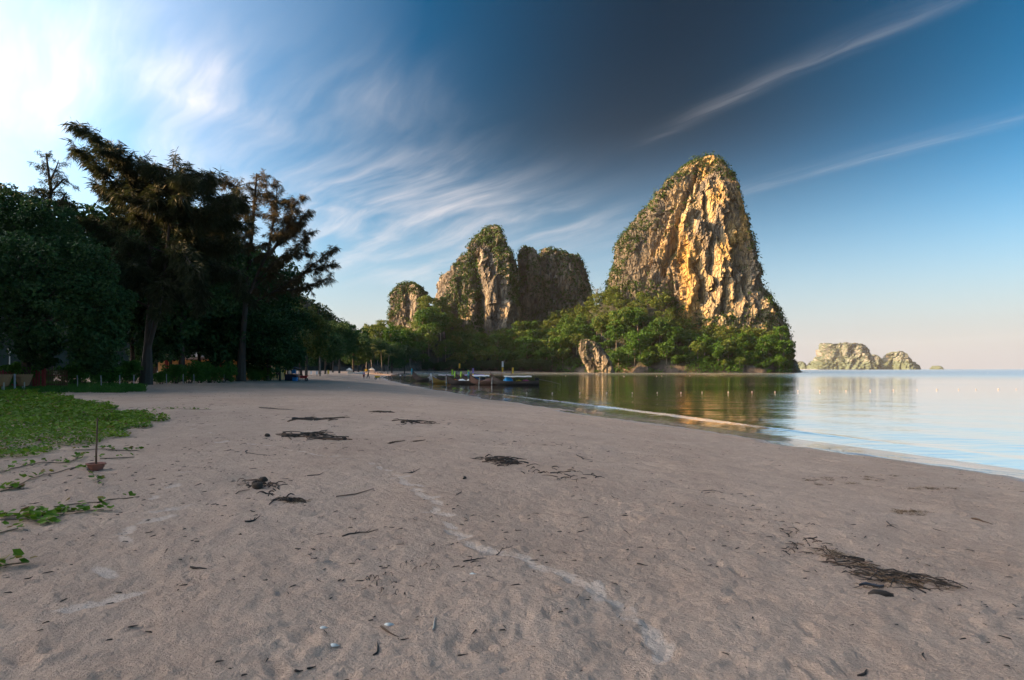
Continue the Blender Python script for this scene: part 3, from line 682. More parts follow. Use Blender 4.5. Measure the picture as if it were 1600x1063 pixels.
# scrub clinging to the towers ------------------------------------------
def cling(key, n, rule, rad=(1.2, 3.2), per=14, leaf=1.25, name='cliff_scrub'):
    P, Fq = towers[key]; nr, ar, c = normals(P, Fq); px, py = to_px(c)
    w = ar * np.clip(rule(px, py, nr, c), 0, 1) * (np.sum(nr * (c - (0, 0, CZ)), 1) < np.linalg.norm(c, axis=1) * .35)
    k = rng.choice(len(c), n, p=w / w.sum()); C = c[k] + nr[k] * rng.uniform(-.5, 1.2, (n, 1))
    scrub(name, C, rad[0] * .8 + (rad[1] * 1.35 - rad[0] * .8) * rng.random(n) ** 2, per, leaf, M['scrub'])
def patch(c, f, seed): return fbm(c * f, 4, seed, .6)
def r_main(px, py, nr, c):
    edge_l = np.interp(py, [245, 300, 345, 385, 425, 470], [1092, 1050, 1020, 990, 975, 960])
    capm = np.clip((278 + 14 * (patch(c, .05, 7) - .5) * 4 - py) / 8, 0, 1)
    left = np.clip((edge_l - px) / 10 + (patch(c, .03, 8) - .52) * 9, 0, 1) * (px < edge_l + 14)
    right = np.clip((px - np.interp(py, [245, 300, 400, 480, 520], [1140, 1152, 1176, 1196, 1195])) / 6, 0, 1)
    low = np.clip((py - np.interp(px, [940, 1040, 1060, 1090, 1190, 1240], [425, 440, 470, 488, 485, 480])) / 12, 0, 1)
    flat = np.clip((nr[:, 2] - .55) * 3, 0, 1) * (patch(c, .07, 9) > .50)
    spots = (patch(c, .06, 10) > .68) * .6
    return capm + left + right + low + flat * .12 + spots * .05
cling('main', 3600, r_main, (1.6, 4.6), 17, 1.45)
def r_p2(px, py, nr, c):
    pil = (px > np.interp(py, [380, 430, 520], [742, 752, 762])) & (px < np.interp(py, [354, 400, 450, 530], [760, 772, 785, 806])) & (py > 385)
    base = np.clip((patch(c, .022, 17) - .54) * 25, 0, 1)
    capm = np.clip((405 + 40 * (patch(c, .05, 7) - .5) - py) / 10, 0, 1) * (px < 790)
    low = np.clip((py - 512) / 14, 0, 1) + ((px > 690) & (px < 757) & (py > np.interp(px, [690, 720, 757], [455, 470, 440])) & (patch(c, .03, 19) > .46))
    rt = np.clip((px - np.interp(py, [354, 400, 480], [765, 778, 800])) / 6, 0, 1) * (py < 480)
    return np.maximum(np.maximum(base * .8, capm), np.maximum(low, rt)) * np.where(pil, .02, 1)
cling('p2', 4000, r_p2, (1.4, 3.8), 13, 1.6)
def r_p1(px, py, nr, c):
    face = (px > 612) & (px < 652) & (py > 462) & (py < 528)
    return np.where(face, np.clip((patch(c, .04, 27) - .60) * 25, 0, 1), 1.0)
cling('p1', 1500, r_p1, (1.6, 3.6), 14, 1.5)
def r_p3(px, py, nr, c): return np.clip((patch(c, .022, 37) - .44) * 25, 0, 1) + np.clip((410 - py) / 8, 0, 1) + np.clip((px - 880) / 20, 0, 1) * .8 + np.clip((py - 490) / 20, 0, 1)
cling('p3a', 900, r_p3, (1.6, 4), 14, 1.6)
cling('p3', 2400, r_p3, (1.6, 4), 12, 1.8)
cling('rockf', 160, lambda px, py, nr, c: np.clip((patch(c, .12, 47) - .5) * 8, 0, 1) * .8 + np.clip((536 - py) / 3, 0, 1), (.8, 1.8), 12, .9)

# small trees standing on the skyline of the towers
def r_top(px, py, nr, c): return np.clip((nr[:, 2] - .35) * 4, 0, 1)
for k_, n_ in (('main', 170), ('p2', 130), ('p1', 60), ('p3', 110), ('p3a', 40)): cling(k_, n_, r_top, (1.5, 4.2), 28, 1.2, 'summit_trees')

# ------------------------------------------------------------------ jungle trees
def jungle_proto(seed, H, rad, style, leaf=1.0, nc=30, per=44, mat='leaf_forest'):
    rg = np.random.default_rng(seed)
    d = rg.normal(size=(nc, 3)); d /= np.linalg.norm(d, axis=1, keepdims=True); d[:, 2] = d[:, 2] * .85 + .1
    r = rg.uniform(.35, 1.0, nc) ** .6
    sq = {'round': .8, 'flat': .42, 'tall': 1.3}[style]
    C = d * r[:, None] * rad * (1, 1, sq); C[:, 2] *= np.where(C[:, 2] < 0, max(1.0, (H * .8 - rad * sq) / (rad * sq)), 1.0); C[:, 2] += H - rad * sq * .85
    cr = rg.uniform(.26, .46, nc) * rad
    P, n = clump_points(C, cr, per, rg, .78, .5)
    V, Fq = cards(P, leaf, n * 1.7, .8, .75, rg)
    crown = mesh('crown', V, Fq); crown.materials.append(M[mat])
    b = MB(); b.tube([(0, 0, -3), (rad * .03, 0, H * .3), (-rad * .02, rad * .03, H * .75)], [rad * .07, rad * .05, rad * .025], 6)
    for k in range(4): b.tube([(0, 0, H * (.35 + .08 * k)), tuple(C[k] * (.55, .55, 1) + (0, 0, -rad * .2)), tuple(C[k])], [rad * .032, rad * .02, rad * .01], 5)
    trunk = mesh('trunk', b.V, b.F); trunk.materials.append(M['barkpale'])
    return crown, trunk, (V, Fq), H, rad
JP = [jungle_proto(500 + i, H, r_, st) for i, (H, r_, st) in enumerate([(13, 5.2, 'round'), (15, 6.2, 'round'), (11, 4.4, 'round'), (17, 4.6, 'tall'), (12, 6.6, 'flat'), (14, 5.6, 'round'), (10, 5.0, 'flat'), (18, 5.2, 'tall')])]
def jungle(i, loc, s, label, group, rz=None):
    cr, tr, *_ = JP[i % len(JP)]
    t = thing('jungle_tree', label, 'tree', loc, rng.uniform(0, 6.3) if rz is None else rz, group); t.scale = (s, s, s * rng.uniform(.9, 1.15))
    link('crown', cr, None, t); link('trunk', tr, None, t); return t
def scatter_forest():
    cand = []
    pts = []
    for _ in range(9000):
        px = rng.uniform(535, 1236); s = rng.uniform(3 if px < 840 else 0.0, 112)
        x, d, z = talus(np.array([px]), np.array([s])); x, d, z = float(x[0]), float(d[0]), float(z[0])
        if 1066 < px < 1120 and s < 4: continue
        if 898 < px < 966 and s < 14: continue
        if any((x - q[0]) ** 2 + (d - q[1]) ** 2 < 5.0 ** 2 for q in pts): continue
        pts.append((x, d, z, px, s))
        if len(pts) > 760: break
    pts.sort(key=lambda q: q[4] + (0 if q[3] > 600 else 40))
    lands = [(0, 620, 'left of the small knob'), (620, 690, 'below the small knob'), (690, 760, 'left below the pointed peak'), (760, 830, 'right below the pointed peak'), (830, 900, 'below the dark block'),
             (900, 965, 'around the pale outcrop'), (965, 1040, 'left below the golden tower'), (1040, 1110, 'mid below the golden tower'), (1110, 1175, 'right below the golden tower'), (1175, 1300, 'seaward below the golden tower')]
    levels = [(0, 14, 'by the shore'), (14, 34, 'low down'), (34, 60, 'halfway up'), (60, 400, 'high up')]
    kinds = ['round', 'broad round', 'small round', 'tall', 'flat topped', 'bushy', 'low flat', 'very tall']
    made = []
    fpx = rng.uniform(850, 1236, 1900); fs = rng.uniform(-.5, 16, 1900); fx, fd, fz = talus(fpx, fs); kk = (patch(np.stack([fx, fd, fz], 1), .06, 83) > .36)
    scrub('shore_scrub', np.stack([fx, fd - 1, fz + 1.0], 1)[kk], rng.uniform(1.2, 3.0, kk.sum()), 16, 1.0, M['leaf_forest'])
    big = pts[:290]; rest = pts[290:]
    for x, d, z, px, s in big:
        la = next(q for q in lands if q[0] <= px < q[1])[2]; le = next(q for q in levels if q[0] <= s < q[1])[2]
        i = int(rng.integers(0, 8)); k = float(rng.choice([rng.uniform(.55, .9), rng.uniform(.9, 1.25), rng.uniform(1.25, 1.7)])) * (0.75 if (px > 1050) else 1.0)
        t_ = jungle(i, (x, d, z - 1.0), k, '%s jungle tree, %s, %s' % (kinds[i], le, la), 'jungle trees ' + la)
        made.append((px, t_))
    ordn = ['leftmost', 'second from left', 'third from left', 'fourth from left', 'fifth from left', 'sixth from left', 'seventh from left', 'eighth from left', 'ninth from left', 'tenth from left']
    bylab = {}
    for px, t_ in sorted(made, key=lambda q: q[0]): bylab.setdefault(t_['label'], []).append(t_)
    for lab, ts in bylab.items():
        if len(ts) > 1:
            for k_, t_ in enumerate(ts): t_['label'] = lab + ', ' + ordn[min(k_, 9)]
    VV, FF, o = [], [], 0
    for x, d, z, px, s in rest:
        V, Fq = JP[int(rng.integers(0, 8))][2]; k = rng.uniform(.55, 1.0); a = rng.uniform(0, 6.3)
        sel = rng.random(len(Fq)) < .19; Fk = Fq[sel]; Vq = V.reshape(-1, 4, 3)[sel]; Vk = (Vq.mean(1, keepdims=True) + (Vq - Vq.mean(1, keepdims=True)) * 1.6).reshape(-1, 3) * k
        Vr = np.stack([Vk[:, 0] * cos(a) - Vk[:, 1] * sin(a) + x, Vk[:, 0] * sin(a) + Vk[:, 1] * cos(a) + d, Vk[:, 2] + z - 1], 1)
        VV.append(Vr); FF.append(np.arange(len(Vr)).reshape(-1, 4) + o); o += len(Vr)
    ob = obj('upper_forest', np.vstack(VV), np.vstack(FF), M['leaf_forest']); tag(ob, kind='stuff')
scatter_forest()

# ------------------------------------------------------------------ trees along the back of the beach
def rel(base, pts): return [Vector((px2(a, d) - base[0], d - base[1], pz(b, d) - base[2])) for a, b, d in pts]
def strips(P, Dr, L, W, rg):
    """thin hanging needles: one long triangle each, as narrow quads"""
    n = len(P); side = np.cross(Dr, rg.normal(size=(n, 3))); side /= np.linalg.norm(side, axis=1, keepdims=True) + 1e-9
    L = np.asarray(L)[:, None]; W = np.asarray(W)[:, None]
    a = P - side * W * .5; b = P + side * W * .5
    mid = P + Dr * L * .55; tip = P + Dr * L + np.array([0, 0, -1.0]) * L * .18
    V = np.stack([a, b, mid + side * W * .5, tip], 1).reshape(-1, 3)
    return V, np.arange(n)[:, None] * 4 + np.array([[0, 1, 2, 3]])
def poly_pts(pts, step):
    out = []; 
    for a, b in zip(pts[:-1], pts[1:]):
        n = max(1, int((b - a).length / step))
        for i in range(n): out.append((a.lerp(b, i / n), (b - a).normalized()))
    return out
def casuarina(label, base, stems, limbs, seed, auto=10, alen=(3, 6), dens=1.0, needle=0.5, mat='needle', width=0.03, t0=.3, tuft=9):
    rg = np.random.default_rng(seed); rnd_ = random.Random(seed)
    t = thing('casuarina_tree', label, 'tree', base)
    bark = MB(); nodes = []
    for st in stems:
        n = len(st); r0 = .42 if st is stems[0] else .22
        bark.tube(st, [r0 * (1 - .85 * i / (n - 1)) * (1.5 if i == 0 and st is stems[0] else 1) for i in range(n)], 9)
    allb = [(l, .11) for l in limbs]
    for k in range(auto):
        st = stems[k % len(stems)]; pp = poly_pts(st, .3); q = pp[int(len(pp) * rnd_.uniform(t0, .98))][0]
        az = rnd_.uniform(0, 2 * pi); L = rnd_.uniform(*alen) * (1.15 - .5 * (q.z / max(p.z for p in st))); up = rnd_.uniform(.1, .7)
        h = Vector((cos(az), sin(az), 0))
        allb.append(([q, q + h * L * .4 + Vector((0, 0, L * .4 * up)), q + h * L * .75 + Vector((0, 0, L * .55 * up)), q + h * L + Vector((0, 0, L * .5 * up))], .07))
    subs = []
    for l, r in allb:
        bark.tube(l, [r * (1 - .8 * i / (len(l) - 1)) for i in range(len(l))], 5)
        pp = poly_pts(l, .32 / dens); n = len(pp)
        for i, (q, dr) in enumerate(pp):
            if i < n * .22: continue
            for _ in range(2 if rnd_.random() < .75 else 1):
                v = Vector((rnd_.gauss(0, 1), rnd_.gauss(0, 1), rnd_.gauss(.1, .7))).normalized()
                dd = (dr * .65 + v * .8).normalized(); L = rnd_.uniform(.5, 1.7) * (1.1 - .5 * i / n)
                e = q + dd * L + Vector((0, 0, -.12 * L)); subs.append((q, e)); 
    for st in stems:                                   # leafy tops of the stems
        pp = poly_pts(st, .3)
        for q, dr in pp[int(len(pp) * .62):]:
            v = Vector((rnd_.gauss(0, 1), rnd_.gauss(0, 1), rnd_.gauss(.5, .5))).normalized(); subs.append((q, q + (dr * .6 + v * .8) * rnd_.uniform(.4, 1.3)))
    for a, b in subs: bark.tube([a, a.lerp(b, .5) + Vector((0, 0, .04)), b], [.022, .015, .006], 3, cap=False)
    bark.build('trunk', M['bark'], t)
    A = np.array([a for a, b in subs]); B = np.array([b for a, b in subs]); per = 8
    tt = rg.uniform(.15, 1.05, (len(A), per)); C = (A[:, None] + (B - A)[:, None] * tt[..., None]).reshape(-1, 3); dr = np.repeat((B - A) / (np.linalg.norm(B - A, axis=1, keepdims=True) + 1e-9), per, 0)
    C = np.repeat(C, tuft, 0); dr = np.repeat(dr, tuft, 0)
    D2 = dr * .45 + rg.normal(size=C.shape) * .40 + np.array([0, 0, -.62]); D2 /= np.linalg.norm(D2, axis=1, keepdims=True)
    C = C + rg.normal(size=C.shape) * .09
    V, Fq = strips(C, D2, needle * rg.uniform(.5, 1.2, len(C)), width * rg.uniform(.7, 1.4, len(C)), rg)
    obj('crown', V, Fq, M[mat], t)
    return t
def rot_lobes(center, R_, n, rg):
    d = rg.normal(size=(n, 3)); d[:, 2] += .25; d /= np.linalg.norm(d, axis=1, keepdims=True)
    return center + d * R_ * rg.uniform(.75, 1.05, (n, 1)), d
def broad_mesh(lobes, leaf, sub, per, seed, mat, aspect=.72, cr=(.22, .38)):
    rg = np.random.default_rng(seed); Vs, Fs, o = [], [], 0
    for (c, r) in lobes:
        C, d = rot_lobes(np.array(c), r * .8, sub, rg)
        P, n = clump_points(C, r * rg.uniform(*cr, sub), per, rg, .85, .35)
        inn = np.array(c) + np.clip(rg.normal(size=(int(sub * per * .18), 3)) * .42, -.62, .62) * r                  # leaves inside the lobe
        P = np.vstack([P, inn]); n = np.vstack([n, rg.normal(size=inn.shape)])
        V, Fq = cards(P, leaf, n * 1.0 + np.array([0, 0, .45]), .75, aspect, rg); Vs.append(V); Fs.append(Fq + o); o += len(V)
    me = mesh('crown', np.vstack(Vs), np.vstack(Fs)); me.materials.append(M[mat]); return me
def broad_trunk(H, lobes, r, seed, lean=(0, 0)):
    b = MB(); top = Vector((lean[0], lean[1], H * .55))
    b.tube([(0, 0, -.4), (0.05, 0, .4), tuple(top * .5 + Vector((.1, -.08, 0))), tuple(top)], [r * 1.5, r, r * .8, r * .55], 8)
    for c, rr in lobes:
        c = Vector(c); s = top * random.Random(int(c.x * 100)).uniform(.55, 1)
        b.tube([s, s.lerp(c, .5) + Vector((0, 0, .3)), c], [r * .4, r * .26, r * .08], 5)
    me = mesh('trunk', b.V, b.F); me.materials.append(M['bark']); return me

def base_at(px, d): x = px2(px, d); return (x, d, gz(x, d) - .05)

# big dark casuarina
bA = base_at(228, 58)
stA = [rel(bA, [(228, 606, 58), (231, 540, 58), (236, 470, 58.5), (231, 380, 58), (238, 310, 57.5), (226, 250, 57)]),
       rel(bA, [(232, 545, 58), (256, 455, 57), (262, 380, 56.5), (268, 300, 56), (271, 248, 56)]),
       rel(bA, [(231, 500, 58), (292, 430, 60), (312, 370, 60), (322, 300, 60)])]
liA = [rel(bA, p) for p in ([(232, 400, 58), (215, 310, 57), (190, 262, 56), (158, 222, 55), (115, 196, 55)], [(215, 310, 57), (180, 290, 57), (140, 245, 58), (112, 232, 58)],
        [(232, 440, 58), (190, 380, 56), (150, 350, 55), (122, 345, 55)], [(262, 400, 57), (310, 350, 56), (345, 322, 56), (366, 318, 56)], [(232, 480, 58), (175, 450, 57), (140, 470, 56)],
        [(258, 460, 57), (320, 410, 56), (372, 430, 55), (385, 470, 55)], [(236, 470, 58), (250, 440, 54), (255, 450, 52), (250, 490, 51)], [(236, 440, 58), (205, 420, 54), (180, 440, 52), (170, 490, 52)],
        [(262, 420, 57), (290, 400, 53), (310, 430, 51), (315, 480, 51)], [(233, 350, 58), (200, 330, 60), (170, 300, 61), (150, 290, 61)], [(231, 300, 58), (205, 270, 58), (185, 245, 58), (175, 225, 58)],
        [(268, 300, 56), (290, 275, 56), (300, 262, 56)], [(312, 370, 60), (340, 345, 60), (356, 345, 60)])]
casuarina('tall dark casuarina with a limb reaching up to the left', bA, stA, liA, 3, auto=64, alen=(3, 6.5), dens=1.5, needle=.75, tuft=6, t0=.28, width=.026)
bB = base_at(376, 76)
stB = [rel(bB, [(376, 600, 76), (379, 530, 76), (386, 450, 76), (393, 370, 76), (399, 300, 76), (401, 271, 76)]),
       rel(bB, [(384, 470, 76), (420, 390, 75), (430, 330, 75), (434, 284, 75)]), rel(bB, [(384, 480, 76), (368, 400, 77), (370, 330, 77), (372, 280, 77)]),
       rel(bB, [(420, 400, 75), (448, 360, 75), (462, 318, 75)])]
liB = [rel(bB, p) for p in ([(384, 480, 76), (430, 455, 75), (470, 430, 75), (500, 405, 75), (524, 388, 75)], [(430, 455, 75), (470, 452, 75), (500, 440, 75), (518, 432, 75)], [(386, 460, 76), (430, 420, 76), (470, 380, 76), (486, 362, 76)],
        [(420, 395, 75), (450, 372, 75), (482, 330, 75)], [(393, 370, 76), (370, 352, 76), (350, 340, 76)], [(470, 430, 75), (495, 420, 75), (522, 412, 75)], [(400, 440, 76), (440, 400, 74), (468, 395, 74), (490, 398, 74)])]
casuarina('slender brownish casuarina leaning right over the beach', bB, stB, liB, 5, auto=46, alen=(1.6, 3.6), dens=1.4, needle=.5, tuft=7, mat='needle_brown', t0=.42, width=.026)
bC = base_at(72, 60)
stC = [rel(bC, [(72, 605, 60), (74, 450, 60), (70, 350, 60), (80, 300, 60), (72, 240, 60)]), rel(bC, [(72, 360, 60), (92, 320, 60), (104, 300, 60)])]
liC = [rel(bC, p) for p in ([(80, 300, 60), (100, 280, 60), (112, 290, 60)], [(76, 320, 60), (58, 300, 60), (52, 290, 60)], [(72, 350, 60), (50, 340, 60), (35, 345, 60)], [(76, 290, 60), (88, 262, 60), (92, 250, 60)])]
casuarina('thin young casuarina standing behind the broad green tree', bC, stC, liC, 8, auto=12, alen=(1.2, 2.6), dens=.9, needle=.4, tuft=6, t0=.6)

# broad green tree at the left edge
bD = base_at(40, 43)
lobD = [((px2(a, d) - bD[0], d - bD[1], pz(b, d) - bD[2]), r / F * d) for a, b, r, d in
        ((20, 335, 48, 44), (75, 362, 55, 43), (-45, 360, 80, 45), (125, 425, 62, 42), (35, 430, 80, 40), (150, 478, 52, 41), (92, 495, 70, 40), (10, 495, 75, 41), (183, 500, 22, 42),
         (150, 540, 45, 41), (62, 545, 34, 43), (-70, 490, 100, 42), (100, 410, 55, 46), (192, 468, 20, 43), (-20, 430, 70, 41), (150, 562, 30, 44))]
tD = thing('broadleaf_tree', 'dense green broadleaf tree filling the left edge above the baskets', 'tree', bD)
link('crown', broad_mesh(lobD, .22, 26, 110, 21, 'leaf_broad', cr=(.14, .34)), None, tD); link('trunk', broad_trunk(10, lobD[:8], .3, 2), None, tD)

# beach trees: a few kinds, copied along the back of the sand
def beach_proto(seed, H, Rr, n=9, flat=.6, leaf=.34, mat='leaf_broad', sub=22, per=34):
    rg = np.random.default_rng(seed); lob = []
    for k in range(n):
        a = 2 * pi * k / n * 1.62; r = Rr * math.sqrt((k + .3) / n) * .75
        lob.append(((r * cos(a), r * sin(a), H - Rr * flat * (.5 + .9 * (r / Rr) ** 2) + rg.uniform(-.6, .6)), Rr * rg.uniform(.34, .5)))
    for k in range(4):
        a = rg.uniform(0, 6.3); lob.append(((Rr * .62 * cos(a), Rr * .62 * sin(a), H * rg.uniform(.38, .55)), Rr * .36))
    return broad_mesh(lob, leaf, sub, per, seed, mat), broad_trunk(H, lob[:6], .26, seed)
BP = [beach_proto(61, 13, 5.6), beach_proto(62, 11, 5.0, mat='leaf_mid'), beach_proto(63, 15, 5.2, mat='leaf_mid', flat=.9), beach_proto(64, 9, 5.4, flat=.5), beach_proto(65, 12, 4.6, mat='leaf_mid', flat=.8)]
def beach_tree(i, px, d, s, label, group=None, rz=None, xy=None):
    x, y = xy if xy else (px2(px, d), d)
    t = thing('broadleaf_tree', label, 'tree', (x, y, gz(x, y) - .1), rng.uniform(0, 6.3) if rz is None else rz, group); t.scale = (s, s, s)
    link('crown', BP[i][0], None, t); link('trunk', BP[i][1], None, t); return t
for i, px, d, s, lab in (
        (0, 150, 66, 1.35, 'dark broadleaf tree behind the shrubs left of the big casuarina trunk'),
        (3, 205, 72, 1.15, 'low dark broadleaf tree just left of the big casuarina trunk'),
        (0, 285, 74, 1.45, 'dark broadleaf tree right behind the big casuarina trunk'),
        (3, 335, 80, 1.25, 'spreading dark tree over the ochre house wall'),
        (0, 395, 90, 1.35, 'dark tree shading the yellow banner and its trunk'),
        (3, 425, 96, 1.2, 'low dark tree behind the beach stall'),
        (1, 350, 100, 1.35, 'tall tree behind the ochre house roof'),
        (3, 268, 77, .9, 'low dark tree over the left end of the ochre house'),
        (3, 437, 82, .62, 'small low tree left of the person by the stall'),
        (3, 310, 79, .95, 'low dark tree before the ochre wall, above the bright shrubs'),
        (3, 418, 80, .9, 'low dark tree with hanging branches over the right end of the ochre house'),
        (3, 355, 81, .9, 'low dark tree hiding the ochre house roof'),
        (4, 450, 120, 1.25, 'yellow green tree behind the beach stall canopy'),
        (0, 240, 92, 1.7, 'tall dark tree deep behind the big casuarina'),
        (1, 478, 130, 1.15, 'tree above the red cart'),
        (3, 470, 150, 1.4, 'broad tree behind the red cart'),
        (2, 440, 165, 1.2, 'tall pale green tree behind the stall trees'),
        (1, 508, 205, 1.25, 'tree left of the standing yellow sign on the far sand'),
        (3, 500, 190, 1.3, 'low spreading tree over the dark gap left of the far yellow sign'),
        (0, 530, 250, 1.5, 'dark tree above the white tent on the far sand'),
        (2, 520, 275, 1.4, 'tall yellow green tree behind the far white tent'),
        (3, 552, 300, 1.9, 'wide low tree over the far white parked boat'),
        (1, 560, 345, 1.5, 'tree left of the coconut palms'),
        (0, 585, 385, 1.5, 'dark tree right behind the coconut palms'),
        (3, 612, 395, 1.8, 'wide dark tree at the inner corner of the bay'),
        (3, 632, 420, 1.9, 'wide low dark tree overhanging the inner end of the beach'),
        (0, 566, 420, 1.7, 'rounded tree rising behind the coconut palms'),
        (4, 600, 440, 1.7, 'yellow green tree behind the inner corner of the bay')):
    beach_tree(i, px, d, s, lab)
# the row goes on unseen to the left: trees added to shade the beach
for k, (i, x, y, s) in enumerate(((0, -44, 52, 1.2), (1, -42, 34, 1.2), (2, -36, 21, 1.2), (0, -38, 8, 1.3), (1, -36, -7, 1.2), (2, -52, 44, 1.2), (4, -54, 22, 1.3))):
    beach_tree(i, 0, 0, s, 'unseen beach tree added for shade, %s nearest in the row beyond the left edge' % ('seventh fifth third second first sixth fourth'.split()[k]), 'unseen shade trees left of the picture', xy=(x, y))
# hedge of low trees along the inner shore, in front of the jungle
hp = [beach_proto(71, 9.5, 7.0, n=11, flat=.5, leaf=.6, mat='leaf_hedge', sub=16, per=26), beach_proto(72, 8.0, 7.0, n=11, flat=.45, leaf=.6, mat='leaf_hedge', sub=16, per=26)]
for k, px in enumerate((668, 690, 706, 722, 738, 752, 768, 784, 800, 816, 832, 846)):
    d = float(np.interp(px, TPX, TDS)) - 6; x = px2(px, d)
    t = thing('shore_tree', 'low dark green tree in the hedge along the inner beach, %s from the left' % ('first second third fourth fifth sixth seventh eighth ninth tenth eleventh twelfth'.split()[k]), 'tree', (x, d, gz(x, d) - .5), rng.uniform(0, 6), 'low trees in the hedge along the inner beach')
    s = rng.uniform(.85, 1.25) * (1.25 if k > 8 else 1.0); t.scale = (s, s, s)
    link('crown', hp[k % 2][0], None, t); link('trunk', hp[k % 2][1], None, t)

# coconut palms
def palm_proto(seed, H=11):
    rg = random.Random(seed); b = MB()
    pts = [(0, 0, -.3), (.15, .1, H * .3), (.5, .2, H * .65), (1.0, .35, H)]; b.tube(pts, [.22, .16, .14, .11], 7)
    tr = mesh('trunk', b.V, b.F); tr.materials.append(M['barkpale'])
    V, Fc = [], []
    for k in range(20):
        az = 2 * pi * k / 20 + rg.uniform(-.2, .2); el = rg.uniform(-.35, 1.1); L = rg.uniform(3.2, 4.4)
        h = Vector((cos(az), sin(az), 0)); p = Vector(pts[-1]); prev = None
        for i in range(13):
            t = i / 12; q = p + h * (L * t * cos(el * (1 - t * .4))) + Vector((0, 0, L * (sin(el) * t - .75 * t * t)))
            side = h.cross(Vector((0, 0, 1)))
            if i:
                for s in (-1, 1):
                    ll = .95 * sin(pi * min(.95, .12 + t * .85)) + .15; e = q + side * s * ll * .75 + h * ll * .45 + Vector((0, 0, -ll * .55)); n = len(V)
                    w = h * .10; V += [q - w, q + w, e + w * .2, e - w * .2]; Fc.append((n, n + 1, n + 2, n + 3))
    cr = mesh('crown', V, Fc); cr.materials.append(M['palm']); return cr, tr
PP = [palm_proto(1, 11), palm_proto(2, 9)]
for i, (px, d, s, lab) in enumerate(((572, 322, 1.25, 'leftmost coconut palm of the group at the far end of the sand'), (581, 330, 1.35, 'tallest coconut palm of the group at the far end of the sand'), (597, 335, 1.05, 'coconut palm with drooping fronds, right of the tallest palm'),
        (606, 345, 1.15, 'rightmost coconut palm of the group at the far end of the sand'), (500, 150, .95, 'coconut palm by the yellow leaves above the red cart'), (455, 112, .9, 'coconut palm peeping out above the beach stall'),
        (672, 600, 1.7, 'tall pale palm standing behind the left end of the shore hedge'), (661, 605, 1.5, 'shorter palm left of the tall palm behind the shore hedge'), (683, 600, 1.5, 'palm right of the tall palm behind the shore hedge'))):
    x = px2(px, d); t = thing('coconut_palm', lab, 'palm', (x, d, max(gz(x, d), 0) - .2 + (2 if d > 500 else 0)), rng.uniform(0, 6), 'coconut palms'); t.scale = (s, s, s)
    link('crown', PP[i % 2][0], None, t); link('trunk', PP[i % 2][1], None, t)

# shrubs in front of the house
def shrub_proto(seed, H, Rr, leaf=.15, n=7):
    rg = np.random.default_rng(seed); lob = [((rg.uniform(-Rr, Rr) * .6, rg.uniform(-Rr, Rr) * .5, H * rg.uniform(.35, .75)), Rr * rg.uniform(.4, .6)) for _ in range(n)]
    b = MB()
    for c, r in lob: b.tube([(c[0] * .2, c[1] * .2, -.1), (c[0] * .7, c[1] * .7, c[2] * .6), c], [.03, .02, .01], 4)
    st = mesh('stem', b.V, b.F); st.materials.append(M['bark'])
    return broad_mesh(lob, leaf, 14, 26, seed, 'leaf_shrub', .5), st
SP = [shrub_proto(81, 1.5, 1.2), shrub_proto(82, 1.9, 1.4), shrub_proto(83, 1.2, 1.1)]
for k, (px, d, s, lab) in enumerate(((110, 50, 1.3, 'shrub right of the picket gate'), (140, 52, 1.2, 'shrub behind the third grey fence post'), (165, 55, 1.5, 'large shrub between the gate and the casuarina trunk'), (190, 57, 1.35, 'shrub beside the left side of the casuarina trunk'),
        (205, 60, 1.2, 'shrub touching the left of the casuarina trunk'), (252, 61, 1.0, 'low shrub right of the casuarina trunk'), (275, 63, 1.2, 'bright shrub in front of the ochre wall, left end'), (293, 64, 1.25, 'bright shrub in front of the ochre wall, second'),
        (312, 66, 1.35, 'bright shrub in front of the ochre wall, third'), (330, 67, 1.4, 'bright shrub in front of the ochre wall, fourth'), (346, 69, 1.2, 'bright shrub in front of the ochre wall, right end'), (398, 78, 1.0, 'shrub right of the tall yellow banner'), (412, 80, 1.1, 'shrub between the yellow banner and the stall'), (425, 82, .7, 'small shrub left of the person at the stall'), (20, 43, 1.4, 'leafy shrub above the left basket'), (48, 47, 1.2, 'shrub behind the red fence'), (395, 84, 1.3, 'tall shrub against the ochre house'))):
    x = px2(px, d); t = thing('shrub', lab, 'shrub', (x, d, gz(x, d) - .05), rng.uniform(0, 6), 'shrubs along the back of the beach'); t.scale = (s, s, s)
    link('foliage', SP[k % 3][0], None, t); link('stem', SP[k % 3][1], None, t)

# ------------------------------------------------------------------ small things
def relief_z(x, y):
    x = np.array([x], float); y = np.array([y], float); sd = shore_dist(x, y)
    z = ground_z(x, y, sd); r = np.hypot(x, y)
    if r[0] < 62: z = z + sand_relief(x, y, r, sd)[0] * np.clip((62 - r) / 12, 0, 1)
    return float(z[0])
def spot(px, py, sink=0.0):
    x, y = g_at(px, py); return (x, y, relief_z(x, y) - sink)
M['white'] = paint('white_paint', (.72, .72, .70)); M['red'] = paint('red_paint', (.42, .035, .03)); M['yellow'] = paint('yellow_paint', (.75, .50, .04))
M['blue'] = paint('blue_plastic', (.03, .22, .55), .45); M['navy'] = paint('dark_navy', (.015, .02, .045)); M['black'] = paint('black_rubber', (.012, .012, .014))
M['ochre'] = paint('ochre_plaster', (.55, .30, .10), .85, .2, 1.0); M['brown'] = wood('brown_wood', (.11, .06, .035)); M['darkred'] = wood('dark_red_wood', (.20, .028, .022))
M['grey'] = paint('grey_concrete', (.30, .31, .33), .9); M['wicker'] = wood('wicker', (.30, .175, .085), .8, (30, 30, 30)); M['terracotta'] = paint('terracotta', (.30, .115, .075), .85)
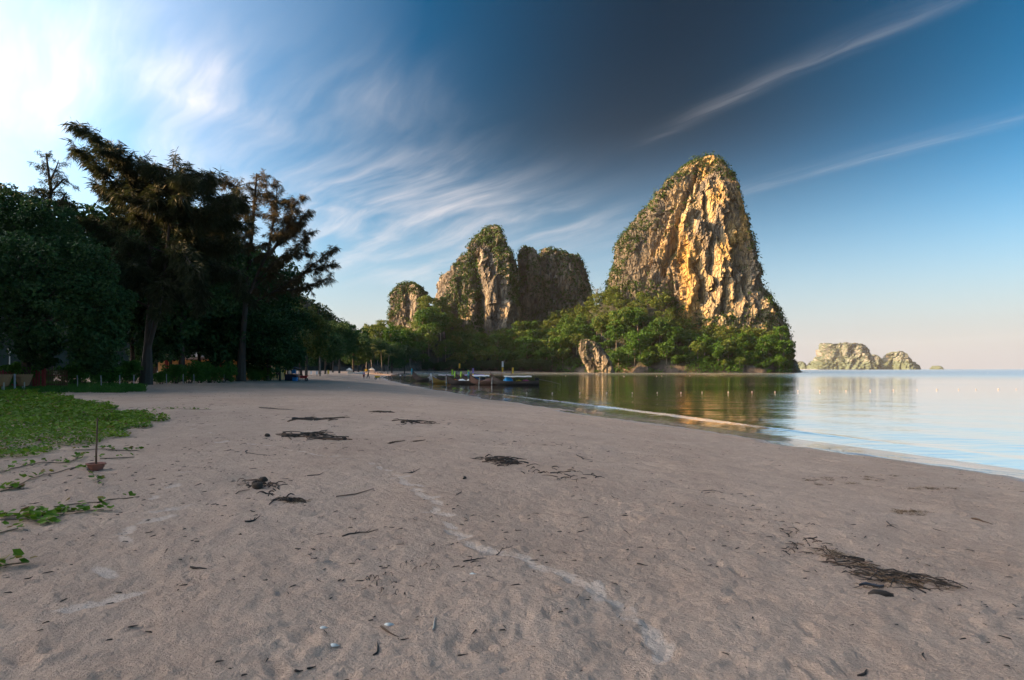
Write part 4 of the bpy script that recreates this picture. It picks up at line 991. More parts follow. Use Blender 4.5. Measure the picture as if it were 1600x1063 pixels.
M['hull'] = wood('dark_hull', (.13, .085, .065), .6, (2, 14, 14)); M['hull_orange'] = wood('orange_hull', (.85, .33, .06), .5, (2, 14, 14)); M['hull_brown'] = wood('brown_hull', (.12, .05, .03), .6, (2, 14, 14))
M['turq'] = paint('turquoise_cloth', (.03, .35, .45)); M['lime'] = paint('lime_cloth', (.45, .75, .05)); M['purple'] = paint('purple_cloth', (.25, .18, .45)); M['canvas'] = paint('canvas', (.62, .60, .54)); M['greycanvas'] = paint('grey_canvas', (.33, .31, .30))
M['tarp'] = paint('blue_tarp', (.02, .28, .60), .5); M['pink'] = paint('pink_cloth', (.55, .10, .20)); M['steel'] = paint('steel', (.25, .25, .26), .4, .2, 5, .7); M['skin'] = paint('skin', (.32, .19, .13)); M['hair'] = paint('hair', (.012, .010, .009))
M['tile'] = paint('roof_tile', (.20, .13, .10), .85); M['twig'] = wood('dark_twig', (.05, .035, .026), .9); M['twig_brown'] = wood('brown_twig', (.13, .075, .045), .9); M['twig_pale'] = wood('pale_stick', (.42, .37, .31), .9)
M['husk'] = paint('husk', (.07, .045, .03), .95, .5, 20); M['shell'] = paint('shell', (.72, .70, .64), .5); M['weed'] = paint('dry_weed', (.16, .10, .05), .95, .5, 30); M['stem'] = paint('vine_stem', (.12, .09, .05)); M['glass'] = paint('dark_glass', (.03, .035, .04), .15)
M['leafblue'] = paint('blue_grey_leaf', (.05, .06, .075), .5)

# ---- house behind the shrubs
def house():
    y0 = 86.0; xl, xr = px2(247, y0), px2(424, y0); zb = 1.7
    t = thing('beach_house', 'low ochre house wall with dark red pillars behind the shrubs', 'house', ((xl + xr) / 2, y0, zb))
    w = (xr - xl) / 2; H = 3.0
    MB().box((0, 2.5, H / 2 - .3), (2 * w, 5.0, H)).build('wall', M['ochre'], t)
    for x in (-w + 1.2, -w + 5.2, w * .12, w * .45, w - 2.2, w - .15): MB().box((x, -.12, H / 2 - .3), (.34, .3, H + .1), bev=.03).build('pillar', M['darkred'], t)
    b = MB(); rf = b.add([(-w - .6, -.9, H - .25), (w + .6, -.9, H - .25), (w + .2, 2.5, H + .7), (-w - .2, 2.5, H + .7), (-w - .6, 5.9, H - .25), (w + .6, 5.9, H - .25),
                 (-w - .6, -.9, H - .4), (w + .6, -.9, H - .4), (w + .6, 5.9, H - .4), (-w - .6, 5.9, H - .4)], [(0, 1, 2, 3), (3, 2, 5, 4), (6, 7, 1, 0), (7, 8, 5, 1), (1, 5, 2), (8, 9, 4, 5), (9, 6, 0, 4), (0, 3, 4), (9, 8, 7, 6)]).build('roof', M['tile'], t)
    MB().box((-w + 5.9, -1.0, H + .25), (1.5, .5, .5), bev=.05).build('vent', M['white'], rf)
    for x in (-w + 3.2, w * .28, w - 1.2):
        f = MB().box((x, -.03, 1.35), (1.1, .08, 1.2)).build('window', M['brown'], t)
        MB().box((x, -.08, 1.35), (.9, .03, 1.0)).build('pane', M['glass'], f)
house()
# ---- red fence, gate, baskets, grey posts
def fence():
    d0, d1 = 41.0, 44.0; x0, x1 = px2(-30, d0), px2(66, d1); z = gz(-29, 42)
    t = thing('red_fence', 'dark red board fence beneath the broad tree', 'fence', (x0, d0, z)); L = math.hypot(x1 - x0, d1 - d0); a = math.atan2(d1 - d0, x1 - x0); t.rotation_euler[2] = a
    n = int(L / .16)
    for k in range(n):
        h = 1.28 + .05 * sin(k * 2.1); b = MB(); b.box((k * .16 + .07, 0, h / 2), (.125, .025, h)); b.build('board', M['darkred'], t)
    for z_ in (.3, 1.0): MB().box((L / 2, .05, z_), (L, .06, .08)).build('rail', M['darkred'], t)
    p = thing('gate_post', 'thick dark red post where the red fence ends', 'post', (px2(68.5, 43.5), 43.5, z)); MB().box((0, 0, .8), (.2, .2, 1.7), bev=.02).build('shaft', M['darkred'], p); MB().box((0, 0, 1.68), (.26, .26, .06), bev=.02).build('cap', M['darkred'], p)
    g_ = thing('picket_gate', 'brown picket gate right of the dark red post', 'gate', (px2(72, 44), 44, z)); W = px2(105, 44) - px2(72, 44)
    for k in range(11): MB().box((.08 + k * (W - .1) / 10, 0, .72), (.055, .02, 1.25 + .06 * sin(k * 3))).build('picket', M['brown'], g_)
    for z_ in (.35, .95): MB().box((W / 2, .03, z_), (W, .04, .07)).build('rail', M['brown'], g_)
fence()
def basket(label, px, d, leg, z0):
    x = px2(px, d); t = thing('woven_basket', label, 'basket', (x, d, gz(x, d)), .2)
    b = MB(); n = 26
    prof = [(.17, .34), (.26, .40), (.33, .62), (.40, .85), (.46, 1.05), (.44, 1.05), (.36, .80), (.30, .60), (.2, .44)]
    b.lathe(prof, n=n, cap=(True, True)); b.build('bowl', M['wicker'], t, True)
    for k in range(7):
        z = .42 + k * .095; r = np.interp(z, [.40, .62, .85, 1.05], [.26, .33, .40, .46]) + .006
        MB().lathe([(r, z - .022), (r + .016, z), (r, z + .022)], n=n).build('hoop', M['wicker'], t)
    b = MB()
    for k in range(22):
        a = 2 * pi * k / 22; b2 = MB(); b2.tube([(.26 * cos(a), .26 * sin(a), .40), (.34 * cos(a), .34 * sin(a), .62), (.48 * cos(a), .48 * sin(a), 1.08 + .03 * sin(k * 5))], [.012, .012, .010], 4); b2.build('stave', M['wicker'], t)
    for k, (a, m) in enumerate(((-1.0, 'twig_pale'), (2.2, 'grey'))): MB().tube([(.3 * cos(a), .3 * sin(a), -.1), (.3 * cos(a), .3 * sin(a), .62)], .035, 7).build('leg', M[m], t)
basket('large woven basket on legs at the left edge', 5, 38.5, 0, 0)
basket('smaller woven basket on legs in front of the red fence', 37, 39.5, 0, 0)
x = px2(23, 38.8); p = thing('fence_post', 'pale grey concrete post between the two woven baskets', 'post', (x, 38.8, gz(x, 38.8))); MB().tube([(0, 0, -.2), (0, 0, 1.06)], [.055, .05], 8).build('shaft', M['grey'], p); MB().tube([(0, 0, 1.06), (0, 0, 1.09)], [.06, .04], 8).build('cap', M['grey'], p)
names = 'first second third fourth fifth sixth seventh eighth'.split()
for k, (px, d) in enumerate(((158, 47), (187, 50), (209, 52), (121, 46), (260, 60), (286, 61), (303, 62.5), (350, 68))):
    x = px2(px, d); p = thing('fence_post', 'thin grey fence post before the shrubs, %s' % ('standing at the %s gap' % names[k]), 'post', (x, d, gz(x, d)), 0, 'thin grey posts in front of the shrubs')
    p['label'] = ['thin grey post halfway between the picket gate and the casuarina trunk', 'thin grey post a little left of the casuarina trunk', 'thin grey post close to the left of the casuarina trunk', 'thin dark post right beside the picket gate', 'thin grey post just right of the casuarina trunk', 'thin grey post before the bright shrubs, left one', 'thin grey post before the bright shrubs, right one', 'thin grey post left of the tall yellow banner'][k]
    MB().tube([(0, 0, -.2), (.01, 0, .5), (.02 * (k % 3 - 1), 0, .95)], [.032, .03, .028], 6).build('shaft', M['grey'], p); MB().box((0, 0, .72), (.09, .05, .03)).build('wire_clip', M['steel'], p)
# lamp on a post deep under the broad tree
x = px2(15, 55); t = thing('lamp_post', 'pale garden lamp on a post under the broad tree', 'lamp', (x, 55, gz(x, 55)))
MB().tube([(0, 0, -.1), (0, 0, 2.6)], [.05, .04], 8).build('post', M['white'], t); MB().lathe([(.05, 2.6), (.14, 2.7), (.15, 3.0), (.05, 3.1)], n=10, cap=(True, True)).build('lamp_shade', M['white'], t)

# ---- the flowerpot with the stick
x, y, z = spot(150, 734, .01); t = thing('clay_pot', 'reddish clay pot with a tall stick standing on the sand', 'pot', (x, y, z))
MB().lathe([(.06, 0), (.085, .02), (.108, .07), (.118, .10), (.126, .105), (.126, .118), (.110, .118), (.100, .09), (.0, .085)], n=28, cap=(True, False)).build('bowl', M['terracotta'], t, True)
MB().lathe([(.0, .098), (.1, .094)], n=20).build('sand_fill', M['weed'], t)
MB().tube([(.0, .0, .05), (.004, 0, .3), (.012, .004, .55), (.022, 0, .80)], [.014, .013, .012, .010], 8).build('stick', M['twig_brown'], t, True)
for s in (-1, 1): MB().box((s * .132, 0, .108), (.03, .05, .018), bev=.004).build('lug', M['terracotta'], t)

# ---- banners, stall, carts
def banner(label, px, d, h, w, z0=.4, mark=True):
    x = px2(px, d); t = thing('yellow_banner', label, 'banner', (x, d, gz(x, d)))
    MB().tube([(-w / 2, .03, -.1), (-w / 2, .03, z0 + h + .1)], .025, 6).build('pole', M['steel'], t)
    g = [[(-w / 2 + w * i / 4, .02 * sin(i + j), z0 + h * j / 6) for i in range(5)] for j in range(7)]; c = MB().sheet(g).build('cloth', M['yellow'], t)
    if mark: MB().lathe([(0, 0), (w * .28, .0)], (0, -.035, z0 + h * .5), 12, M=Matrix.Rotation(pi / 2, 3, 'X')).build('red_mark', M['red'], c)
banner('tall yellow banner with a red mark beside the dark trunk', 380, 76, 1.30, .36, .75)
banner('narrow yellow banner left of the person by the stall', 428.5, 84, .75, .17, .35, False)
banner('yellow banner with a red mark between the person and the stall', 445.5, 86, .9, .34, .45)
banner('small yellow sign standing alone on the far sand', 513, 170, 1.0, .45, .4, False)
x = px2(456, 84); t = thing('beach_stall', 'dark beach stall with a flat canopy and blue goods', 'stall', (x, 84, gz(x, 84)))
for sx in (-.72, .72):
    for sy in (-.5, .5): MB().tube([(sx, sy, -.05), (sx, sy, 1.7)], .03, 6).build('post', M['black'], t)
MB().add([(-.95, -.7, 1.66), (.95, -.7, 1.66), (.95, .7, 1.66), (-.95, .7, 1.66), (0, 0, 1.92), (-.95, -.7, 1.58), (.95, -.7, 1.58), (.95, .7, 1.58), (-.95, .7, 1.58)], [(0, 1, 4), (1, 2, 4), (2, 3, 4), (3, 0, 4), (5, 6, 1, 0), (6, 7, 2, 1), (7, 8, 3, 2), (8, 5, 0, 3)]).build('canopy', M['navy'], t)
MB().box((0, 0, .42), (1.5, 1.0, .82), bev=.03).build('counter', M['navy'], t); MB().box((0, 0, .87), (1.6, 1.1, .06)).build('counter_top', M['brown'], t)
MB().box((.3, -.1, 1.2), (.55, .35, .5), bev=.04).build('blue_box', M['blue'], t); MB().box((-.28, -.15, 1.15), (.25, .25, .45), bev=.04).build('white_box', M['white'], t)
x = px2(461, 83); t = thing('cool_box', 'blue cool box on the ground before the stall', 'cool box', (x, 83, gz(x, 83))); MB().box((0, 0, .22), (.6, .4, .42), bev=.04).build('body', M['blue'], t); MB().box((0, 0, .46), (.63, .43, .06), bev=.02).build('lid', M['blue'], t)
def barrow(name, label, px, d, tray, wheel, s=1.0, rz=0.0):
    x = px2(px, d); t = thing(name, label, 'cart', (x, d, gz(x, d)), rz); t.scale = (s, s, s)
    b = MB(); b.add([(-.75, -.35, .85), (.75, -.35, .85), (.75, .35, .85), (-.75, .35, .85), (-.35, -.2, .45), (.4, -.2, .45), (.4, .2, .45), (-.35, .2, .45), (-.68, -.3, .82), (.68, -.3, .82), (.68, .3, .82), (-.68, .3, .82), (-.32, -.17, .5), (.37, -.17, .5), (.37, .17, .5), (-.32, .17, .5)],
        [(0, 4, 5, 1), (1, 5, 6, 2), (2, 6, 7, 3), (3, 7, 4, 0), (4, 7, 6, 5), (9, 13, 12, 8), (10, 14, 13, 9), (11, 15, 14, 10), (8, 12, 15, 11), (12, 13, 14, 15), (0, 1, 9, 8), (1, 2, 10, 9), (2, 3, 11, 10), (3, 0, 8, 11)])
    b.build('tray', M[tray], t)
    for sy in (-.25, .25):
        MB().tube([(-1.35, sy, .85), (-.6, sy, .5), (.5, sy * .6, .3)], .022, 6).build('handle', M['black'], t)
        MB().tube([(-.45, sy, .5), (-.55, sy, 0)], .022, 6).build('leg', M['black'], t)
    w = MB().lathe([(.16, -.05), (.24, -.05), (.27, -.02), (.27, .02), (.24, .05), (.16, .05)], (.45, 0, .27), 18, M=Matrix.Rotation(pi / 2, 3, 'X')).build('wheel', M['black'], t)
    MB().lathe([(.0, -.03), (.16, -.03), (.16, .03), (0, .03)], (.45, 0, .27), 14, M=Matrix.Rotation(pi / 2, 3, 'X')).build('rim', M[wheel], w)
    return t
barrow('red_cart', 'red cart with dark legs right of the stall', 474, 84, 'red', 'steel', .85, .1)
barrow('yellow_wheelbarrow', 'yellow wheelbarrow standing on the open far sand', 590, 155, 'yellow', 'white', 1.05, pi)
# far things on the sand
x = px2(559, 250); t = thing('parked_boat', 'white dinghy drawn up under the far trees', 'boat', (x, 250, gz(x, 250)))
def hull_grid(L, B, h, bow, n=19, m=9):
    rows = []
    for i in range(n):
        u = -1 + 2 * i / (n - 1); b = B / 2 * max(.06, (1 - abs(u) ** 2.8)) if u > 0 else B / 2 * (1 - .35 * abs(u) ** 3)
        sh = h + .12 * h * u * u + bow * max(0, (u - .35) / .65) ** 2.2; kz = -.25 * h + (bow * .55) * max(0, (u - .5) / .5) ** 2 + .22 * h * max(0, (-u - .55) / .45) ** 2
        rows.append([(u * L / 2 + .35 * bow * max(0, (u - .6) / .4) * (k_ / (m - 1) * 2 - 1) ** 2 * 0 , b * sin(pi / 2 * (2 * k_ / (m - 1) - 1)), kz + (sh - kz) * abs(2 * k_ / (m - 1) - 1) ** 1.7) for k_ in range(m)])
    return rows
g = hull_grid(4, 1.5, .6, .25); b = MB().sheet(g); b.sheet([[(p[0] * .96, p[1] * .93, p[2] + .04) for p in r] for r in g]); b.build('hull', M['white'], t, True); MB().box((0, 0, .45), (.3, 1.2, .05)).build('bench', M['brown'], t)
def tent(label, px, d, m, s):
    x = px2(px, d); t = thing('beach_tent', label, 'tent', (x, d, gz(x, d))); t.scale = (s, s, s)
    MB().add([(-1, -1, 1.5), (1, -1, 1.5), (1, 1, 1.5), (-1, 1, 1.5), (0, 0, 2.3), (-1, -1, 1.25), (1, -1, 1.25), (1, 1, 1.25), (-1, 1, 1.25)], [(0, 1, 4), (1, 2, 4), (2, 3, 4), (3, 0, 4), (5, 6, 1, 0), (6, 7, 2, 1), (7, 8, 3, 2), (8, 5, 0, 3)]).build('canopy', M[m], t)
    for sx in (-1, 1):
        for sy in (-1, 1): MB().tube([(sx * .97, sy * .97, 0), (sx * .97, sy * .97, 1.5)], .035, 5).build('post', M['steel'], t)
    MB().box((0, .9, .6), (1.9, .04, 1.2)).build('back_sheet', M[m], t)
tent('pale blue pointed tent left of the white dinghy', 546, 240, 'canvas', 1.0); tent('white pointed tent on the far sand beside the yellow board', 581, 300, 'white', 1.25)
x = px2(572, 290); t = thing('notice_board', 'small yellow board left of the far white tent', 'board', (x, 290, gz(x, 290))); MB().box((0, 0, 1.5), (1.1, .06, 1.0), bev=.02).build('panel', M['yellow'], t)
for s in (-.4, .4): MB().tube([(s, .06, 0), (s, .06, 1.9)], .04, 5).build('leg', M['brown'], t)
for k, px in enumerate((588, 592, 596)):
    d = 300 + k * 3; x = px2(px, d); t = thing('beach_lounger', ['dull red lounger nearest the far white tent', 'dull red lounger in the middle of three', 'dull red lounger farthest right of three'][k], 'lounger', (x, d, gz(x, d)), .5, 'dull red loungers right of the far white tent')
    MB().box((.2, 0, .35), (1.3, .6, .08), bev=.02).build('seat', M['terracotta'], t); MB().box((-.65, 0, .65), (.7, .6, .08), ry=.9, bev=.02).build('backrest', M['terracotta'], t)
    for sx, sy in ((-.4, .25), (-.4, -.25), (.7, .25), (.7, -.25)): MB().tube([(sx, sy, 0), (sx, sy, .33)], .03, 5).build('leg', M['brown'], t)
for k, (px, d) in enumerate(((486, 140), (495, 145))):
    x = px2(px, d); t = thing('beach_sign', ['small white sign nearest the red cart', 'small white sign right of the first, before dark scooters'][k], 'sign', (x, d, gz(x, d)), 0, 'small white signs'); MB().box((0, 0, .8), (.42, .04, .7), bev=.01).build('panel', M['white'], t); MB().tube([(0, .04, 0), (0, .04, 1.0)], .03, 5).build('post', M['brown'], t)

# ---- longtail boats
def longtail(label, px0, px1, d, hull, canopy=None, ribbon=None, flip=False, yaw=0.0, prow=1.3, goods=(), shaft=True, roofh=1.55, L=None):
    """px0 = bow column, px1 = stern column"""
    xb, xs = px2(px0, d), px2(px1, d); L = L or max(abs(xs - xb), 4.5); cx = (xb + xs) / 2
    rz = (pi if xb < xs else 0.0) + yaw
    t = thing('longtail_boat', label, 'boat', (cx, d, .02), rz)
    g = hull_grid(L, 1.9, .72, prow, 27, 11); b = MB().sheet(g); b.sheet([[(p[0] * .985, p[1] * .92, p[2] + .05) for p in r] for r in g]); hl = b.build('hull', M[hull], t, True)
    for s in (0, -1): MB().tube([r[s] for r in g], .05, 5).build('gunwale', M['brown'], t)
    st = g[-1][0]; MB().tube([(g[-2][5][0], 0, g[-2][5][2]), (L / 2, 0, g[-1][5][2]), (L / 2 + .12, 0, g[-1][0][2]), (L / 2 + .3, 0, g[-1][0][2] + .45)], [.09, .1, .1, .07], 6).build('stem_post', M['brown'], t)
    for u in (-.5, -.15, .2, .5): MB().box((u * L / 2, 0, .55), (.28, 1.6, .05)).build('bench', M['brown'], t)
    if canopy:
        n = 9; x0, x1 = -L * .34, L * .24
        gg = [[(x0 + (x1 - x0) * i / 8, .95 * cos(pi * j / 8), roofh + .22 * sin(pi * j / 8) + .03 * sin(i * 2.0)) for j in range(9)] for i in range(9)]
        b = MB().sheet(gg); b.sheet([[(p[0], p[1] * .97, p[2] - .04) for p in r] for r in gg]); b.build('canopy', M[canopy], t, True)
        for x in (x0 + .1, (x0 + x1) / 2, x1 - .1):
            for s in (-.85, .85): MB().tube([(x, s, .6), (x, s, roofh + .06)], .03, 5).build('canopy_post', M['brown'], t)
    if ribbon:
        r = MB(); zt = g[-1][0][2] + .3; xt = L / 2 + .2
        r.lathe([(.13, -.25), (.17, -.1), (.17, .1), (.12, .2)], (xt, 0, zt - .05), 10, (True, True))
        for k in range(5): a = k * 1.25; r.tube([(xt, 0, zt - .1), (xt + .2 * cos(a), .25 * sin(a), zt - .5), (xt + .15 * cos(a), .3 * sin(a), zt - 1.0 - .1 * k)], [.05, .06, .03], 4)
        r.build('ribbons', M[ribbon], t)
    e = MB().box((-L / 2 + .35, 0, 1.15), (.75, .45, .45), bev=.06).build('engine', M['black'], t)
    MB().tube([(-L / 2 + .35, 0, .75), (-L / 2 + .35, 0, 1.0)], .06, 6).build('engine_mount', M['steel'], e)
    if shaft: MB().tube([(-L / 2, 0, 1.1), (-L / 2 - 2.2, 0, .7), (-L / 2 - 4.2, 0, .12)], [.045, .04, .03], 6).build('tail_shaft', M['steel'], e)
    for (u, w, h, m) in goods:
        sm = MB(); gg = [[(u * L / 2 + w * (i / 5 - .5), .7 * (j / 4 - .5) * 2, .75 + h * (1 - (2 * i / 5 - 1) ** 2) * (1 - (j / 4 * 2 - 1) ** 4) + .03 * sin(i * 3 + j)) for j in range(5)] for i in range(6)]; sm.sheet(gg); sm.build('cargo_cover', M[m], t, True)
    return t
longtail('dark longtail boat farthest right with a white roof and blue tarp', 768, 842, 121, 'hull', 'canvas', None, goods=((.3, 2.0, 1.0, 'tarp'), (-.45, 1.5, .35, 'pink'), (-.15, 1.2, .3, 'yellow')), yaw=.04)
longtail('reddish brown longtail boat with turquoise ribbons, left of the rightmost boat', 748, 786, 124, 'hull_brown', None, 'turq', yaw=-.35, L=9, shaft=False, goods=((.1, 2.0, .5, 'hull_brown'),))
longtail('longtail boat with white roof and blue cover in the middle of the group', 722, 772, 133, 'hull', 'white', 'lime', goods=((.2, 2.6, .7, 'blue'),), yaw=.15, shaft=False)
longtail('dark longtail boat with a lime green ribbon and white sacks', 700, 758, 127, 'hull', None, None, goods=((.25, 1.6, .35, 'white'), (-.2, 1.6, .4, 'canvas')), yaw=.05, shaft=False, prow=.7)
longtail('longtail boat with a purple roof behind the middle of the group', 712, 765, 146, 'hull_brown', 'purple', 'lime', yaw=.2, shaft=False)
longtail('varnished orange longtail boat with white ribbons turned to the camera', 686, 706, 133, 'hull_orange', None, 'white', yaw=.95, L=8.5, prow=.9, shaft=False)
longtail('longtail boat with a flat brown roof behind the orange boat', 672, 722, 150, 'hull_brown', 'greycanvas', None, yaw=.1, shaft=False, prow=.7)
longtail('leftmost dark longtail boat with a high prow and turquoise ribbons', 645, 700, 163, 'hull', None, 'turq', yaw=.08, shaft=False, prow=1.9, goods=((-.1, 2.5, .5, 'greycanvas'),))
def flagpole(label, px, d, h, m, m2=None):
    x = px2(px, d); t = thing('flag_pole', label, 'flag', (x, d, -.6), 0, 'small flags on poles among the boats')
    MB().tube([(0, 0, 0), (0, 0, h + .6)], .05, 6).build('pole', M['brown'], t)
    g = [[(.06 + .34 * i / 3, .05 * sin(i * 1.5 + j), h + .55 - 1.1 * j / 4) for i in range(4)] for j in range(5)]; MB().sheet(g).build('flag', M[m], t)
    if m2: g = [[(.06 + .3 * i / 3, .05 * sin(i * 1.5 + j), h - .62 - .9 * j / 4) for i in range(4)] for j in range(5)]; MB().sheet(g).build('flag', M[m2], t)
flagpole('tallest pole with a white flag above a yellow one on the rightmost boat', 783.5, 122, 4.6, 'white', 'yellow'); flagpole('yellow flag on a pole right of the blue tarp', 799.5, 122, 3.4, 'yellow'); flagpole('yellow flag on a pole behind the purple roof', 716.5, 147, 4.4, 'yellow'); flagpole('purple and yellow flag on a pole above the middle boat', 737.5, 134, 3.3, 'purple', 'yellow'); flagpole('lime green flag on a short pole left of the white sacks', 705, 131, 3.0, 'lime'); flagpole('lime green flag on a pole over the dark boat with sacks', 730, 128, 2.9, 'lime')
for k, (px, d, h) in enumerate(((675.5, 126, 1.9), (697, 123, 1.7), (768, 119, 1.5), (748, 120, 1.6))):
    x = px2(px, d); t = thing('mooring_post', ['pale mooring post in the water left of the orange boat', 'pale mooring post in the water right of the orange boat', 'pale mooring post at the bow of the rightmost boat', 'pale leaning mooring post before the middle boat'][k], 'post', (x, d, -.5)); MB().tube([(0, 0, 0), (.05, 0, 1.0), (.1 * (k - 1), 0, h + .5)], [.1, .09, .07], 7).build('shaft', M['twig_pale'], t, True); MB().lathe([(.11, .9), (.13, .95), (.11, 1.0)], (.05, 0, 0), 8).build('rope_ring', M['canvas'], t)

# ---- buoys
bprof = [(.0, -.18), (.10, -.15), (.17, -.06), (.18, .02), (.15, .10), (.08, .155), (.03, .175), (0, .18)]
bw = MB().lathe(bprof, n=12); bme = mesh('float', bw.V, bw.F, True); bme.materials.append(M['canvas'])
rw = MB().lathe([(.182, -.01), (.19, .01), (.182, .03)], n=12); rme = mesh('band', rw.V, rw.F); rme.materials.append(M['red'])
line = [(778, 615.5), (823, 615), (863, 615), (906, 614.5), (948, 614.5), (988, 614.5), (1027, 614), (1064, 614), (1097, 613.5), (1138, 613.5), (1175, 613), (1211, 613), (1247, 611.5), (1281, 611.5), (1322, 611), (1360, 610.5), (1396, 610), (1433, 609.5), (1464, 609.3), (1498, 609), (1525, 609), (1560, 608.8), (1588, 608.8)]
for k, (px, py) in enumerate(line):
    d = CZ * F / (py - HY); x = px2(px, d); t = thing('buoy', 'white round buoy, number %d from the boats, in the long float line' % (k + 1), 'buoy', (x, d, .05), 0, 'white buoys of the long float line')
    ordn = ['first', 'second', 'third', 'fourth', 'fifth', 'sixth', 'seventh', 'eighth', 'ninth', 'tenth', 'eleventh', 'twelfth', 'thirteenth', 'fourteenth', 'fifteenth', 'sixteenth', 'seventeenth', 'eighteenth', 'nineteenth', 'twentieth', 'twenty first', 'twenty second', 'twenty third'][k]
    t['label'] = 'white round buoy of the long float line, %s counted from the boats' % ordn; s = rng.uniform(.36, .55); t.scale = (s, s, s)
    link('float', bme, None, t); link('band', rme, None, t)
for k, (px, py) in enumerate(((975, 588.5), (1026, 588.3), (1034, 588), (1078, 588), (884, 588), (1543, 583.5), (1430, 582))):
    d = CZ * F / (py - HY); x = px2(px, d); t = thing('buoy', ['white buoy near the pale rock outcrop', 'left one of two close buoys below the golden tower', 'right one of two close buoys below the golden tower', 'single buoy below the middle of the golden tower', 'white buoy left of the pale rock outcrop', 'far buoy in open water at the right edge', 'far buoy below the right island'][k], 'buoy', (x, d, .1), 0, 'single buoys beyond the float line'); t.scale = (.9,) * 3
    link('float', bme, None, t); link('band', rme, None, t)

# ---- people
def skin_mesh(name, verts, edges, radii, mat, parent, sub=2):
    me = bpy.data.meshes.new(name); me.from_pydata(verts, edges, []); o = link(name, me, mat, parent)
    md = o.modifiers.new('skin', 'SKIN'); md.use_smooth_shade = True
    for i, r in enumerate(radii): me.skin_vertices[0].data[i].radius = (r, r) if np.isscalar(r) else r
    me.skin_vertices[0].data[0].use_root = True
    s = o.modifiers.new('sub', 'SUBSURF'); s.levels = s.render_levels = sub; return o
def person(label, px, d, rz, top, bottom, pose='stand', skirt=False):
    x = px2(px, d); t = thing('person', label, 'person', (x, d, gz(x, d)), rz)
    ln = .55 if pose == 'bend' else .05; st = .28 if pose == 'walk' else .06
    if pose == 'bend': ch, nk, hd = (0, .28, 1.18), (0, .42, 1.30), (0, .52, 1.36)
    else: ch, nk, hd = (0, .02, 1.28), (0, .03, 1.46), (0, .05, 1.60)
    sl, sr = (-.17, ch[1] + .04, ch[2] + .10), (.17, ch[1] + .04, ch[2] + .10)
    el, er = (-.24, ch[1] + st * .5, ch[2] - .18), (.24, ch[1] - st * .5, ch[2] - .18)
    hl, hr = (-.24, el[1] + .16, el[2] - .2), (.24, er[1] + .12, er[2] - .2)
    v = [(0, 0, .93), ch, nk, hd, sl, el, hl, sr, er, hr, (-.09, 0, .88), (-.10, st + .03, .48), (-.10, st - .02, .07), (-.10, st + .14, .03), (.09, 0, .88), (.10, -st + .05, .48), (.10, -st - .05, .07), (.10, -st + .11, .03), (0, hd[1] + .02, hd[2] + .1),
         (-.25, hl[1] + .06, hl[2] - .07), (.25, hr[1] + .06, hr[2] - .07)]
    e = [(0, 1), (1, 2), (2, 3), (3, 18), (1, 4), (4, 5), (5, 6), (6, 19), (1, 7), (7, 8), (8, 9), (9, 20), (0, 10), (10, 11), (11, 12), (12, 13), (0, 14), (14, 15), (15, 16), (16, 17)]
    r = [.12, .13, .055, .095, .06, .045, .03, .06, .045, .03, .085, .06, .04, .03, .085, .06, .04, .03, .085, .025, .025]
    skin_mesh('body', v, e, r, M['skin'], t)
    skin_mesh('shirt', [v[0], v[1], v[4], v[5], v[7], v[8]], [(0, 1), (1, 2), (2, 3), (1, 4), (4, 5)], [.15, .155, .085, .06, .085, .06], M[top], t)
    if skirt: MB().lathe([(.15, .98), (.2, .8), (.26, .45), (.24, .45)], n=12).build('skirt', M[bottom], t, True)
    else: skin_mesh('trousers', [v[0], v[10], v[11], tuple(np.array(v[11]) * .4 + np.array(v[12]) * .6), v[14], v[15], tuple(np.array(v[15]) * .4 + np.array(v[16]) * .6)], [(0, 1), (1, 2), (2, 3), (0, 4), (4, 5), (5, 6)], [.145, .105, .08, .06, .105, .08, .06], M[bottom], t)
    MB().lathe([(.098, 0), (.112, .06), (.10, .12), (.05, .17), (0, .175)], (0, hd[1] - .02, hd[2] + .0), 12).build('hair', M['hair'], t, True)
    return t
person('person in dark clothes standing left of the stall', 433.5, 84, 2.6, 'navy', 'black'); person('person in a pale top and dark red skirt on the far sand', 568.5, 152, .3, 'purple', 'darkred', 'stand', True); person('person in black striding beside the yellow wheelbarrow', 575, 148, -1.2, 'black', 'navy', 'walk')
person('person bending over right of the yellow wheelbarrow', 609.5, 160, -1.3, 'brown', 'navy', 'bend'); person('person in white farthest left of the far group at the waterline', 625.5, 200, .3, 'white', 'navy'); person('person in dark clothes in the middle of the far group at the waterline', 628.8, 198, 2.8, 'black', 'brown', 'walk'); person('person in dark clothes right in the far group at the waterline', 632.6, 196, -1.2, 'navy', 'black', 'walk')
person('person sitting dark by the roots below the tall yellow banner', 361, 74, .5, 'brown', 'navy', 'bend')

